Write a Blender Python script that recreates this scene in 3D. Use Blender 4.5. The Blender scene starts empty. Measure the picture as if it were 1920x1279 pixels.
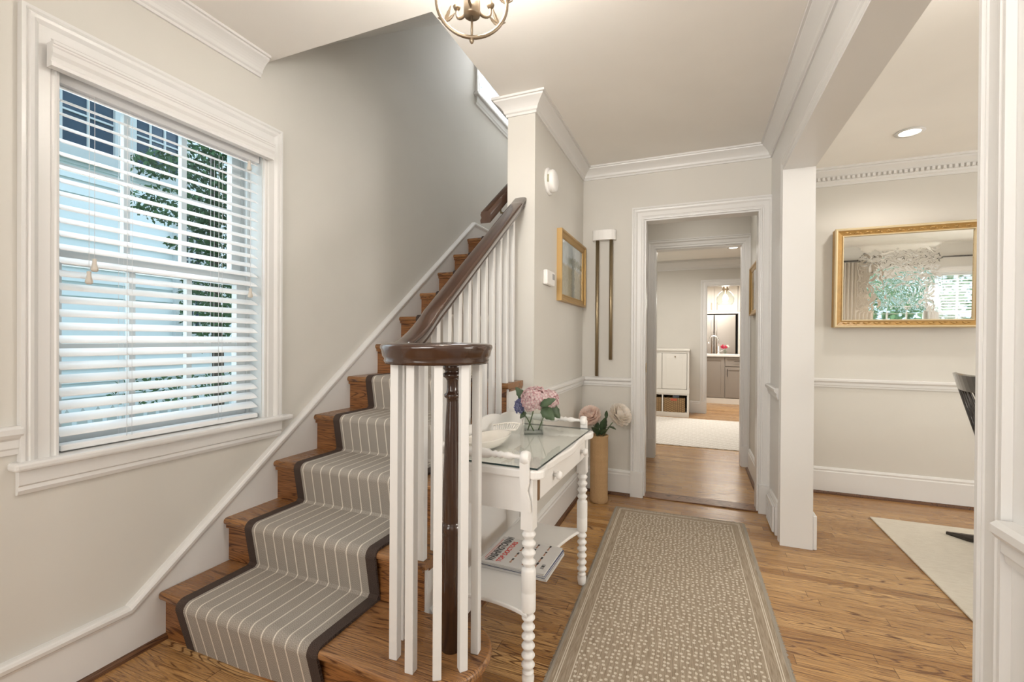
import bpy, math, random
from mathutils import Vector, Matrix
random.seed(7)
C = bpy.context.scene.collection
PI = math.pi

# ---------------------------------------------------------------- camera
F = Vector((-0.3744548, 0.9272358, -0.00416685))
R = Vector((0.92721773, 0.37447451, 0.00601005))
U = Vector((-0.00713312, 0.00161309, 0.99997326))
cam_d = bpy.data.cameras.new('camera')
cam = bpy.data.objects.new('camera', cam_d); C.objects.link(cam)
cam.matrix_world = Matrix(((R.x, U.x, -F.x, 0), (R.y, U.y, -F.y, 0), (R.z, U.z, -F.z, 1.16), (0, 0, 0, 1)))
cam_d.sensor_fit = 'HORIZONTAL'; cam_d.sensor_width = 36; cam_d.lens = 847.03 / 1920 * 36
cam_d.clip_start = 0.02; cam_d.clip_end = 200
bpy.context.scene.camera = cam
# ---------------------------------------------------------------- world, lights, exposure
sc = bpy.context.scene
sc.view_settings.view_transform = 'Standard'; sc.view_settings.look = 'None'
sc.view_settings.gamma = 1.0; sc.view_settings.exposure = 0.29
sc.view_settings.use_curve_mapping = False
w = bpy.data.worlds.new('sky'); sc.world = w; w.use_nodes = True
w.node_tree.nodes['Background'].inputs[0].default_value = (0.70, 0.85, 1.0, 1)
w.node_tree.nodes['Background'].inputs[1].default_value = 2.1

def lamp(name, kind, loc, power, color, size=None, target=None, sy=None, radius=None, spot=None):
    d = bpy.data.lights.new(name, kind); d.energy = power; d.color = color
    if kind == 'AREA':
        d.shape = 'RECTANGLE'; d.size = size; d.size_y = sy or size
    elif radius: d.shadow_soft_size = radius
    if spot: d.spot_size = spot; d.spot_blend = 0.8
    o = bpy.data.objects.new(name, d); C.objects.link(o); o.location = loc
    if target is not None:
        o.rotation_euler = (Vector(target) - Vector(loc)).to_track_quat('-Z', 'Y').to_euler()
    return o
WARM = (1.0, 0.95, 0.88); DAY = (0.93, 0.96, 1.0); NEU = (1.0, 0.965, 0.92)
lamp('entry_fill', 'AREA', (-0.75, -1.35, 1.0), 33, NEU, 1.7, (-0.5, 1.6, 0.0), 1.7)  # unseen fill added behind the camera to lift the hall; no door opening here
_t = lamp('far_hall_fill', 'AREA', (-0.25, -1.38, 2.0), 8, NEU, 1.3, (-0.15, 3.45, 2.2), .5); _t.data.spread = math.radians(75)  # added narrow-spread fill aimed at the far hall; no transom exists
lamp('dining_window_daylight', 'AREA', (3.2, -2.3, 2.6), 320, NEU, 2.6, (3.0, 0, 0.9), 1.2)
lamp('dining_side_fill', 'AREA', (4.9, 1.6, 1.3), 72, NEU, 1.7, (0, 1.9, 1.5), 1.3)  # added fill in front of the solid right wall, which has no window
lamp('stair_window_daylight', 'AREA', (-1.86, 4.3, 3.9), 21, DAY, 0.8, (-1.0, 3.9, 2.6), 0.9)
lamp('side_window_daylight', 'AREA', (-2.15, 1.17, 1.45), 5, DAY, 0.7, (0, 1.17, 1.2), 1.1)

# ---------------------------------------------------------------- node helper
class E:
    def __init__(s, nt, k): s.nt = nt; s.k = k
    def _m(s, op, a, b=None, c=None):
        n = s.nt.nodes.new('ShaderNodeMath'); n.operation = op
        for i, v in enumerate((a, b, c)):
            if v is None: continue
            if isinstance(v, E): s.nt.links.new(v.k, n.inputs[i])
            else: n.inputs[i].default_value = v
        return E(s.nt, n.outputs[0])
    def __add__(s, o): return s._m('ADD', s, o)
    def __radd__(s, o): return s._m('ADD', o, s)
    def __sub__(s, o): return s._m('SUBTRACT', s, o)
    def __rsub__(s, o): return s._m('SUBTRACT', o, s)
    def __mul__(s, o): return s._m('MULTIPLY', s, o)
    def __rmul__(s, o): return s._m('MULTIPLY', o, s)
    def __truediv__(s, o): return s._m('DIVIDE', s, o)
    def __lt__(s, o): return s._m('LESS_THAN', s, o)
    def __gt__(s, o): return s._m('GREATER_THAN', s, o)
    def abs(s): return s._m('ABSOLUTE', s)
    def fract(s): return s._m('FRACT', s)
    def floor(s): return s._m('FLOOR', s)
    def sin(s): return s._m('SINE', s)
    def pow(s, e): return s._m('POWER', s, e)
    def min(s, o): return s._m('MINIMUM', s, o)
    def max(s, o): return s._m('MAXIMUM', s, o)
    def ss(s, lo, hi):
        n = s.nt.nodes.new('ShaderNodeMapRange'); n.interpolation_type = 'SMOOTHSTEP'
        s.nt.links.new(s.k, n.inputs[0]); n.inputs[1].default_value = lo; n.inputs[2].default_value = hi
        return E(s.nt, n.outputs[0])
class Mat:
    def __init__(s, name, rough=0.5, color=(0.8, 0.8, 0.8), metal=0.0, spec=0.5, coat=0.0):
        s.m = bpy.data.materials.new(name); s.m.use_nodes = True; s.nt = s.m.node_tree
        s.b = s.nt.nodes['Principled BSDF']
        s.b.inputs['Base Color'].default_value = (*color, 1); s.b.inputs['Roughness'].default_value = rough
        s.b.inputs['Metallic'].default_value = metal; s.b.inputs['Specular IOR Level'].default_value = spec
        s.b.inputs['Coat Weight'].default_value = coat; s.b.inputs['Coat Roughness'].default_value = 0.1
    def coords(s, which='Object'):
        n = s.nt.nodes.new('ShaderNodeTexCoord'); p = s.nt.nodes.new('ShaderNodeSeparateXYZ')
        s.nt.links.new(n.outputs[which], p.inputs[0]); return [E(s.nt, p.outputs[i]) for i in range(3)]
    def pos(s):
        n = s.nt.nodes.new('ShaderNodeNewGeometry'); p = s.nt.nodes.new('ShaderNodeSeparateXYZ')
        s.nt.links.new(n.outputs['Position'], p.inputs[0]); return [E(s.nt, p.outputs[i]) for i in range(3)]
    def vec(s, x, y, z):
        n = s.nt.nodes.new('ShaderNodeCombineXYZ')
        for i, v in enumerate((x, y, z)):
            if isinstance(v, E): s.nt.links.new(v.k, n.inputs[i])
            else: n.inputs[i].default_value = v
        return n.outputs[0]
    def noise(s, v, scale, detail=2, rough=0.5, dist=0.0):
        n = s.nt.nodes.new('ShaderNodeTexNoise'); s.nt.links.new(v, n.inputs['Vector'])
        n.inputs['Scale'].default_value = scale; n.inputs['Detail'].default_value = detail
        n.inputs['Roughness'].default_value = rough; n.inputs['Distortion'].default_value = dist
        return E(s.nt, n.outputs[0])
    def white(s, v):
        n = s.nt.nodes.new('ShaderNodeTexWhiteNoise'); s.nt.links.new(v, n.inputs['Vector']); return E(s.nt, n.outputs[0])
    def voro(s, v, scale, rnd=1.0, feat='F1'):
        n = s.nt.nodes.new('ShaderNodeTexVoronoi'); n.feature = feat; n.voronoi_dimensions = '2D'; s.nt.links.new(v, n.inputs['Vector'])
        n.inputs['Scale'].default_value = scale; n.inputs['Randomness'].default_value = rnd
        return E(s.nt, n.outputs[0]), n.outputs['Color'] if feat == 'F1' else None
    def mix(s, f, a, b):
        n = s.nt.nodes.new('ShaderNodeMix'); n.data_type = 'RGBA'
        if isinstance(f, E): s.nt.links.new(f.k, n.inputs[0])
        else: n.inputs[0].default_value = f
        for v, i in ((a, 6), (b, 7)):
            if isinstance(v, tuple): n.inputs[i].default_value = (*v, 1)
            else: s.nt.links.new(v, n.inputs[i])
        return n.outputs[2]
    def color(s, sock): s.nt.links.new(sock, s.b.inputs['Base Color']); return s
    def rough(s, e): s.nt.links.new(e.k, s.b.inputs['Roughness']); return s
    def bump(s, e, strength=0.3, dist=0.002):
        n = s.nt.nodes.new('ShaderNodeBump'); n.inputs['Strength'].default_value = strength
        n.inputs['Distance'].default_value = dist; s.nt.links.new(e.k, n.inputs['Height'])
        s.nt.links.new(n.outputs[0], s.b.inputs['Normal']); return s

MT = {}
def simple(name, color, rough=0.5, **k):
    MT[name] = Mat(name, rough, color, **k).m; return MT[name]
def painted(name, color, rough, amt=0.04, scale=3, bumps=0.05):
    m = Mat(name, rough, color); p = m.vec(*m.pos())
    n = m.noise(p, scale, 3); m.color(m.mix(n, tuple(c * (1 - amt) for c in color), tuple(min(1, c * (1 + amt)) for c in color)))
    m.bump(m.noise(p, 140, 2), bumps, 0.001); MT[name] = m.m; return m.m
WALL = painted('wall_paint', (0.655, 0.63, 0.578), 0.6)
CEIL = painted('ceiling_paint', (0.90, 0.875, 0.83), 0.7)
TRIM = painted('white_trim_paint', (0.755, 0.745, 0.725), 0.32, 0.015, 5, 0.03)
WHITE = painted('white_furniture_paint', (0.84, 0.82, 0.79), 0.35, 0.03, 8, 0.08)
BLIND = simple('white_blind_vinyl', (0.88, 0.88, 0.88), 0.35)
PLASTIC = simple('white_plastic', (0.85, 0.83, 0.8), 0.35)
SIDING = painted('pale_blue_siding', (0.84, 0.90, 0.91), 0.6)
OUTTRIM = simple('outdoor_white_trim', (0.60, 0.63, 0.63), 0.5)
DARKGLASS = simple('dark_window_glass', (0.04, 0.075, 0.12), 0.05)
BRONZE = Mat('aged_bronze', 0.38, (0.30, 0.235, 0.165), metal=0.85).m
BRASS = Mat('aged_brass', 0.35, (0.33, 0.26, 0.16), metal=0.9).m
GOLD = Mat('gilded_wood', 0.38, (0.47, 0.30, 0.115), metal=0.5).m
GOLDC = painted('carved_gilt', (0.42, 0.245, 0.075), 0.4, 0.3, 40, 0.4)
STEEL = Mat('brushed_steel', 0.28, (0.50, 0.46, 0.42), metal=1.0).m
CHROME = Mat('chrome', 0.1, (0.8, 0.8, 0.8), metal=1.0).m
BLACK = Mat('black_lacquered_wood', 0.2, (0.025, 0.018, 0.015), coat=0.5).m
MAHOG = Mat('mahogany_varnish', 0.16, (0.10, 0.042, 0.022), coat=0.6)
_p = MAHOG.coords(); _n = MAHOG.noise(MAHOG.vec(_p[0] * 30, _p[1] * 4, _p[2] * 4), 1.2, 4)
MAHOG.color(MAHOG.mix(_n, (0.028, 0.012, 0.008), (0.075, 0.036, 0.021))); MAHOG = MAHOG.m
CORD = simple('blind_cord', (0.75, 0.75, 0.75), 0.7)
TASSEL = simple('cream_tassel', (0.62, 0.57, 0.50), 0.5)
GREYCAB = painted('grey_cabinet_paint', (0.31, 0.275, 0.24), 0.45, 0.02)
CREAMCAB = simple('white_cabinet_paint', (0.82, 0.79, 0.73), 0.4)
COUNTER = simple('white_quartz', (0.85, 0.83, 0.8), 0.12)
DARKMETAL = simple('dark_bronze_pull', (0.05, 0.04, 0.035), 0.35)
INK = simple('black_ink', (0.02, 0.02, 0.02), 0.4)
RED = simple('red_ink', (0.62, 0.03, 0.02), 0.4)
PAPER = simple('glossy_paper', (0.72, 0.70, 0.68), 0.2)
PAGES = simple('page_edges', (0.6, 0.58, 0.55), 0.8)
SKIN = simple('printed_skin_tone', (0.45, 0.22, 0.13), 0.3)
NAVY = simple('magazine_spine_blue', (0.08, 0.10, 0.2), 0.3)
GREYINK = simple('printed_grey', (0.35, 0.34, 0.33), 0.3)
LEAF = painted('flower_leaf_green', (0.065, 0.105, 0.05), 0.5, 0.25, 60, 0.3)
STEM = simple('stem_green', (0.10, 0.15, 0.06), 0.5)
PINK = None
def petal(name, a, b, scale=45):
    m = Mat(name, 0.6, a); p = m.vec(*m.coords()); m.color(m.mix(m.noise(p, scale, 2).ss(0.38, 0.62), a, b))
    m.b.inputs['Subsurface Weight'].default_value = 0.0; MT[name] = m.m; return m.m
def rim_petal(name, mid, rim):
    m = Mat(name, 0.6, mid); u = m.coords('UV')[0]; p = m.vec(*m.coords()); n = m.noise(p, 60, 2)
    m.color(m.mix((u + (n - 0.5) * 0.9).ss(0.50, 1.0), mid, rim)); return m.m
PINK = rim_petal('pink_edged_petals', (0.96, 0.91, 0.87), (0.90, 0.58, 0.64))
BLUE = rim_petal('violet_blue_petals', (0.50, 0.52, 0.66), (0.17, 0.17, 0.42))
PEACH = petal('peach_petals', (1.0, 0.84, 0.77), (1.0, 0.93, 0.88))
CREAM = petal('cream_petals', (1.0, 0.93, 0.85), (1.0, 0.97, 0.93))
CRIMSON = simple('crimson_petals', (0.5, 0.02, 0.06), 0.5)
CURTAIN = simple('cream_curtain', (0.86, 0.79, 0.70), 0.8)
DARKVOID = simple('dark_cubby', (0.05, 0.035, 0.025), 0.8)
GRASS = painted('lawn', (0.12, 0.2, 0.06), 0.9, 0.3, 3)
SLAT2 = None
FOLIAGE = painted('tree_foliage', (0.05, 0.13, 0.04), 0.7, 0.4, 8)
BARK = simple('bark', (0.12, 0.09, 0.07), 0.9)

def translucent(mat, amt, col):
    nt = mat.node_tree; b = nt.nodes['Principled BSDF']; out = nt.nodes['Material Output']
    t = nt.nodes.new('ShaderNodeBsdfTranslucent'); t.inputs[0].default_value = (*col, 1); mx = nt.nodes.new('ShaderNodeMixShader'); mx.inputs[0].default_value = amt
    nt.links.new(b.outputs[0], mx.inputs[1]); nt.links.new(t.outputs[0], mx.inputs[2]); nt.links.new(mx.outputs[0], out.inputs[0]); return mat
for _m, _c in ((PINK, (.95, .75, .75)), (PEACH, (1.0, .86, .78)), (CREAM, (1.0, .95, .88)), (BLUE, (.4, .4, .7))): translucent(_m, .48, _c)
SLAT2 = translucent(simple('translucent_blind_vinyl', (.9, .9, .9), .4), .6, (.95, .97, 1.0))
def glass(name, tint=(1, 1, 1), refl=1.45, rough=0.0):
    m = bpy.data.materials.new(name); m.use_nodes = True; nt = m.node_tree; nt.nodes.clear()
    o = nt.nodes.new('ShaderNodeOutputMaterial'); t = nt.nodes.new('ShaderNodeBsdfTransparent'); g = nt.nodes.new('ShaderNodeBsdfGlossy')
    fr = nt.nodes.new('ShaderNodeFresnel'); mx = nt.nodes.new('ShaderNodeMixShader')
    t.inputs[0].default_value = (*tint, 1); g.inputs['Roughness'].default_value = rough; fr.inputs[0].default_value = refl
    ge = nt.nodes.new('ShaderNodeNewGeometry'); mm = nt.nodes.new('ShaderNodeMath'); mm.operation = 'SUBTRACT'; mm.inputs[0].default_value = 1.0
    nt.links.new(ge.outputs['Backfacing'], mm.inputs[1]); m2 = nt.nodes.new('ShaderNodeMath'); m2.operation = 'MULTIPLY'
    nt.links.new(mm.outputs[0], m2.inputs[0]); nt.links.new(fr.outputs[0], m2.inputs[1])
    nt.links.new(m2.outputs[0], mx.inputs[0]); nt.links.new(t.outputs[0], mx.inputs[1]); nt.links.new(g.outputs[0], mx.inputs[2])
    nt.links.new(mx.outputs[0], o.inputs[0]); return m
PANE = glass('window_glass', (0.93, 0.97, 0.98))
VASEGLASS = glass('clear_vase_glass', (0.95, 0.97, 0.96), 1.5)
TOPGLASS = glass('table_glass', (0.97, 0.98, 0.97), 1.5)
GEDGE = simple('green_glass_edge', (0.03, 0.05, 0.05), 0.1)
def emit(name, color, strength):
    m = Mat(name, 0.5, color); m.b.inputs['Emission Color'].default_value = (*color, 1)
    m.b.inputs['Emission Strength'].default_value = strength; MT[name] = m.m; return m.m
LAMPGLOW = emit('lit_lamp', (1, 0.93, 0.82), 9)
BULBGLOW = emit('lit_bulb', (1, 0.88, 0.7), 8)

# ---- oak boards: boards run along `run` axis, width along `across`
def oak(name, run, across, width, light, dark, tone=0.25, rough=0.3, seam=True, offs=0.0, ringscale=1.0):
    m = Mat(name, rough, light); P = m.coords(); a = P[across] + offs; r = P[run]; t = P[3 - run - across]
    row = (a / width).floor(); fa = (a / width).fract()
    rr = m.white(m.vec(row, 3.1, 0.0)); L = 0.85
    s = r / L + rr * 7.0; bid = s.floor(); fs = s.fract()
    rnd = m.white(m.vec(row, bid, 1.7)); rnd2 = m.white(m.vec(row, bid, 9.2))
    # cathedral rings: a stretched noise field contoured into lines
    q = m.vec(r * 1.3 + rnd * 40, a * 17.0 + rnd2 * 30, t * 17.0)
    field = m.noise(q, 1.0 * ringscale, 1.2, 0.4, 0.25)
    rings = (field * 19.0).fract()
    line = (rings - 0.5).abs() * 2.0
    line = line.ss(0.55, 1.0)
    fine = m.noise(m.vec(r * 9, a * 420, t * 420), 1.0, 2, 0.6)
    fine = fine.ss(0.42, 0.66)
    base = m.mix(rnd * tone + (field - 0.5) * 0.5, light, dark)
    strength = line * (0.50 + rnd2 * 0.40) + fine * 0.60
    col = m.mix(strength.min(1.0), base, tuple(c * 0.28 for c in (dark[0] * 1.25, dark[1] * 0.95, dark[2] * 0.8)))
    if seam:
        ed = (fa - 0.5).abs().ss(0.475, 0.498).max((fs - 0.5).abs().ss(0.4975, 0.4995))
        col = m.mix(ed * 0.65, col, (0.06, 0.025, 0.01))
    m.color(col); m.rough(rough + strength * 0.18)
    m.bump(1.0 - strength, 0.12, 0.001); MT[name] = m.m; return m.m
FLOOR = oak('oak_floor_boards', 0, 1, 0.057, (0.70, 0.43, 0.185), (0.40, 0.205, 0.070), 1.0, 0.2)
TREAD = oak('oak_stair_tread', 0, 1, 0.13, (0.41, 0.21, 0.085), (0.24, 0.105, 0.038), 0.5, 0.22, False, 0.02)
RISER = oak('oak_stair_riser', 0, 2, 0.4, (0.34, 0.145, 0.045), (0.18, 0.068, 0.02), 0.4, 0.3, False, 0.0, 1.3)
SHOE = oak('oak_shoe_moulding', 1, 2, 0.2, (0.17, 0.075, 0.03), (0.09, 0.035, 0.015), 0.3, 0.35, False)

def runner_mats():
    m = Mat('herringbone_runner', 0.9, (0.4, 0.36, 0.32)); n = m.coords('UV'); u, v = n[0], n[1]
    per = 0.0535
    f = (u / per).fract(); tri = ((u / (per * 0.5)).fract() - 0.5).abs() * 2.0
    z = ((v / 0.0075) + tri * 3.2).fract()
    tw = (z - 0.5).abs().ss(0.12, 0.3)
    sp = m.noise(m.vec(u, v, 0.0), 650, 2)
    col = m.mix(tw, (0.21, 0.18, 0.15), (0.50, 0.45, 0.39))
    col = m.mix(sp.ss(0.45, 0.7) * 0.45, col, (0.12, 0.105, 0.09))
    st = 1.0 - (f - 0.5).abs().ss(0.035, 0.07)
    st = st * (0.65 + ((v / 0.006).fract() - 0.5).abs() * 0.9)
    col = m.mix(st, col, (0.78, 0.72, 0.63)); m.color(col)
    m.bump(tw * 0.4 + sp + st, 0.6, 0.002); MT['r'] = m.m
    k = Mat('brown_runner_binding', 0.95, (0.05, 0.03, 0.02)); n = k.coords('UV')
    s = k.noise(k.vec(n[0], n[1], 0.0), 700, 2); k.color(k.mix(s.ss(0.4, 0.65), (0.022, 0.012, 0.008), (0.12, 0.08, 0.062)))
    k.bump(s, 0.8, 0.003); return m.m, k.m
RUNNER, BINDING = runner_mats()
def rug_mat():
    W, L = 0.395, 1.2
    m = Mat('dotted_rug_weave', 0.95, (0.3, 0.24, 0.17)); x, y, z = m.coords()
    e = (W - x.abs()).min(L - y.abs())
    rib = ((x / 0.004).fract() - 0.5).abs() * 2.0
    n = m.noise(m.vec(x * 260, y * 14, 0.0), 1.0, 3)
    base = m.mix(((n - 0.5) * 1.8 + 0.5 + (rib - 0.5) * 0.3).max(0.0).min(1.0), (0.225, 0.168, 0.112), (0.50, 0.415, 0.315))
    warp = m.noise(m.vec(x, y, 0.0), 9.0, 1)
    d, _ = m.voro(m.vec(x * 1.0 + warp * 0.02, y * 0.92, 0.0), 46, 0.5)
    dot = 1.0 - d.ss(0.22, 0.29)
    inner = e.ss(0.079, 0.081); dot = dot * inner
    l1 = 1.0 - (e - 0.077).abs().ss(0.0012, 0.0025)
    l2 = 1.0 - (e - 0.030).abs().ss(0.0012, 0.0025); l3 = 1.0 - (e - 0.037).abs().ss(0.0012, 0.0025)
    col = m.mix(dot.max(l1).max(l2).max(l3) * 0.88, base, (0.70, 0.64, 0.54))
    fr = 1.0 - e.ss(0.009, 0.013)
    col = m.mix(fr * 0.8, col, (0.34, 0.31, 0.26)); m.color(col); m.bump(rib * 0.5 + dot + n, 0.5, 0.002); return m.m
RUG = rug_mat()
def wicker_mat(name, a, b, per=0.006, vert=True):
    m = Mat(name, 0.6, a); x, y, z = m.coords()
    n = m.nt.nodes.new('ShaderNodeTexCoord'); uv = m.coords('UV')
    u, v = uv[0], uv[1]
    c = (((u / per).floor() * 0.5 + v / per).fract() - 0.5).abs() * 2.0
    c2 = ((u / per).fract() - 0.5).abs() * 2.0
    nn = m.noise(m.vec(u * 80, v * 200, 0.0), 1.0, 3)
    band = m.noise(m.vec(0.0, v * 14, 0.0), 2.0, 2)
    k = (c * 0.45 + (1.0 - c2) * 0.35 + nn * 0.5 + band * 0.3 - 0.3)
    m.color(m.mix(k, b, a)); m.bump(c + c2 + nn, 0.7, 0.003); return m.m
WICKER = wicker_mat('woven_tan_wicker', (0.82, 0.56, 0.30), (0.40, 0.22, 0.09))
SEAGRASS = wicker_mat('seagrass_basket', (0.50, 0.32, 0.15), (0.06, 0.03, 0.01), 0.03)
def cream_rug():
    m = Mat('cream_rug_weave', 0.95); x, y, z = m.coords()
    n = m.noise(m.vec(x * 18, y * 60, 0.0), 1.0, 4, 0.7)
    m.color(m.mix(n, (0.60, 0.54, 0.44), (0.86, 0.81, 0.71))); m.bump(m.noise(m.vec(x, y, 0.0), 300, 2), 0.6, 0.003); return m.m
CREAMRUG = cream_rug()
def trellis_rug():
    m = Mat('trellis_rug_weave', 0.95); x, y, z = m.coords()
    d = (((x / 0.09 + y / 0.09).fract() - 0.5).abs() - 0.38).ss(0.0, 0.05).max((((x / 0.09 - y / 0.09).fract() - 0.5).abs() - 0.38).ss(0.0, 0.05))
    m.color(m.mix(d, (0.84, 0.80, 0.74), (0.62, 0.57, 0.50))); return m.m
TRELLIS = trellis_rug()
def landscape(name, axis, lo, hi, z0, z1):
    m = Mat(name, 0.15); P = m.pos(); a = (P[axis] - lo) / (hi - lo); h = (P[2] - z0) / (z1 - z0)
    n = m.noise(m.vec(*P), 9, 4, 0.7); n2 = m.noise(m.vec(*P), 40, 4, 0.7)
    col = m.mix((h + (n - 0.5) * 0.14).ss(0.50, 0.56), m.mix(n2, (0.30, 0.27, 0.17), (0.46, 0.44, 0.34)), m.mix(n2, (0.40, 0.47, 0.50), (0.55, 0.60, 0.60)))
    hill = (1.0 - ((h - 0.62 - (n - 0.5) * 0.25).abs()).ss(0.02, 0.09)) * ((a - 0.15).ss(0.0, 0.4))
    col = m.mix(hill * 0.8, col, (0.15, 0.18, 0.12))
    tr = (1.0 - (a - 0.55 + (n2 - 0.5) * 0.2).abs().ss(0.02, 0.10)) * (1.0 - h.ss(0.5, 0.95))
    m.color(m.mix(tr * 0.75, col, (0.08, 0.11, 0.10))); m.b.inputs['Coat Weight'].default_value = 0.6; m.b.inputs['Coat Roughness'].default_value = 0.02
    return m.m
PAINTING = landscape('field_landscape_painting', 1, 2.74, 3.40, 1.42, 1.86)
PAINTING2 = landscape('dark_landscape_painting', 1, 3.95, 4.45, 1.38, 1.78)
def mirror_mat():
    m = Mat('antique_mirror', 0.02, (0.86, 0.86, 0.84), metal=1.0); x, y, z = m.pos()
    msk = x.ss(1.10, 1.18) * (1.0 - x.ss(1.55, 1.60)) * z.ss(1.36, 1.42) * (1.0 - z.ss(1.80, 1.86))
    n = m.noise(m.vec(x, z, 0.0), 15, 2, 0.5, 0.8); m.bump(n * msk, 0.16, 0.01); return m.m
MIRROR = mirror_mat()

# ---------------------------------------------------------------- mesh builder
class MB:
    def __init__(s): s.j = 1; s.v = []; s.f = []; s.sm = []; s.uv = {}
    def add(s, vs, fs, smooth=False):
        o = len(s.v); s.v += [tuple(p) for p in vs]
        for f in fs: s.f.append([i + o for i in f]); s.sm.append(smooth)
        return s
    def box(s, x0, x1, y0, y1, z0, z1):
        e = 0.00011 * ((len(s.f) // 6) % 9) * s.j; x0 += e; x1 -= e; y0 += e; y1 -= e; z0 += e; z1 -= e
        v = [(x, y, z) for x in (x0, x1) for y in (y0, y1) for z in (z0, z1)]
        return s.add(v, [(0, 1, 3, 2), (4, 6, 7, 5), (0, 4, 5, 1), (2, 3, 7, 6), (0, 2, 6, 4), (1, 5, 7, 3)])
    def obox(s, c, ax, ay, az, hx, hy, hz):
        c = Vector(c); v = [c + ax * (i * hx) + ay * (j * hy) + az * (k * hz) for i in (-1, 1) for j in (-1, 1) for k in (-1, 1)]
        return s.add(v, [(0, 1, 3, 2), (4, 6, 7, 5), (0, 4, 5, 1), (2, 3, 7, 6), (0, 2, 6, 4), (1, 5, 7, 3)])
    def prism(s, poly, axis, a0, a1, smooth=False):
        """poly: 2-D points in the two other axes (in xyz order), extruded along axis."""
        def mk(p, a):
            q = list(p); q.insert(axis, a); return tuple(q)
        n = len(poly); v = [mk(p, a0) for p in poly] + [mk(p, a1) for p in poly]
        s.add(v, [(i, (i + 1) % n, n + (i + 1) % n, n + i) for i in range(n)], smooth)
        s.add(v[:n], [tuple(range(n))[::-1]]); s.add(v[n:], [tuple(range(n))]); return s
    def lathe(s, prof, c=(0, 0, 0), axis=(0, 0, 1), seg=24, smooth=True, cap=True, sx=1, sy=1):
        ax = Vector(axis).normalized(); t = Vector((1, 0, 0)) if abs(ax.x) < 0.9 else Vector((0, 1, 0))
        if abs(ax.z) > 0.9: e1, e2 = Vector((1, 0, 0)), Vector((0, 1, 0))
        else: e1 = ax.cross(t).normalized(); e2 = ax.cross(e1)
        c = Vector(c); vs = []
        for r, h in prof:
            for k in range(seg):
                a = 2 * PI * k / seg; vs.append(c + ax * h + e1 * (r * sx * math.cos(a)) + e2 * (r * sy * math.sin(a)))
        fs = [(i * seg + k, i * seg + (k + 1) % seg, (i + 1) * seg + (k + 1) % seg, (i + 1) * seg + k) for i in range(len(prof) - 1) for k in range(seg)]
        s.add(vs, fs, smooth)
        if cap:
            for i, fl in ((0, True), (len(prof) - 1, False)):
                if prof[i][0] > 1e-5:
                    l = vs[i * seg:(i + 1) * seg]; s.add(l, [tuple(range(seg))[::-1] if fl else tuple(range(seg))])
        return s
    def tube(s, pts, r, seg=8, closed=False):
        pts = [Vector(p) for p in pts]; n = len(pts); rings = []
        up = None
        for i in range(n):
            if closed: t = pts[(i + 1) % n] - pts[i - 1]
            else: t = pts[min(i + 1, n - 1)] - pts[max(i - 1, 0)]
            t.normalize()
            if up is None:
                up = Vector((0, 0, 1)) if abs(t.z) < 0.9 else Vector((1, 0, 0))
            up = (up - t * up.dot(t)).normalized(); b = t.cross(up)
            rr = r[i] if isinstance(r, (list, tuple)) else r
            rings.append([pts[i] + (up * math.cos(2 * PI * k / seg) + b * math.sin(2 * PI * k / seg)) * rr for k in range(seg)])
        vs = [p for rg in rings for p in rg]
        m = n if closed else n - 1
        fs = [(i * seg + k, i * seg + (k + 1) % seg, ((i + 1) % n) * seg + (k + 1) % seg, ((i + 1) % n) * seg + k) for i in range(m) for k in range(seg)]
        s.add(vs, fs, True)
        if not closed: s.add(rings[0], [tuple(range(seg))]); s.add(rings[-1], [tuple(range(seg))])
        return s
    def sweep(s, path, prof, n, side=1, closed=False, smooth=False, caps=True):
        """profile (a along the in-plane lateral, b along n) swept along path with mitred corners."""
        path = [Vector(p) for p in path]; n = Vector(n).normalized(); N = len(path); rings = []
        for i in range(N):
            ta = (path[i] - path[i - 1]).normalized() if (i > 0 or closed) else None
            tb = (path[(i + 1) % N] - path[i]).normalized() if (i < N - 1 or closed) else None
            la = n.cross(ta).normalized() * side if ta else None; lb = n.cross(tb).normalized() * side if tb else None
            if la is None: l = lb
            elif lb is None: l = la
            else: l = (la + lb) / max(0.15, 1 + la.dot(lb))
            rings.append([path[i] + l * a + n * b for a, b in prof])
        k = len(prof); vs = [p for r in rings for p in r]; m = N if closed else N - 1
        s.add(vs, [(i * k + j, i * k + (j + 1) % k, ((i + 1) % N) * k + (j + 1) % k, ((i + 1) % N) * k + j) for i in range(m) for j in range(k)], smooth)
        if not closed and caps: s.add(rings[0], [tuple(range(k))]); s.add(rings[-1], [tuple(range(k))])
        return s
    def ball(s, c, r, seg=12, rings=8, sc=(1, 1, 1)):
        prof = [(math.sin(PI * i / rings) * r + (1e-6 if i in (0, rings) else 0), -math.cos(PI * i / rings) * r) for i in range(rings + 1)]
        o = len(s.v); s.lathe(prof, (0, 0, 0), seg=seg, cap=False)
        for i in range(o, len(s.v)):
            x, y, z = s.v[i]; s.v[i] = (c[0] + x * sc[0], c[1] + y * sc[1], c[2] + z * sc[2])
        return s
    def xform(s, M):
        s.v = [tuple(M @ Vector(p)) for p in s.v]; return s
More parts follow.
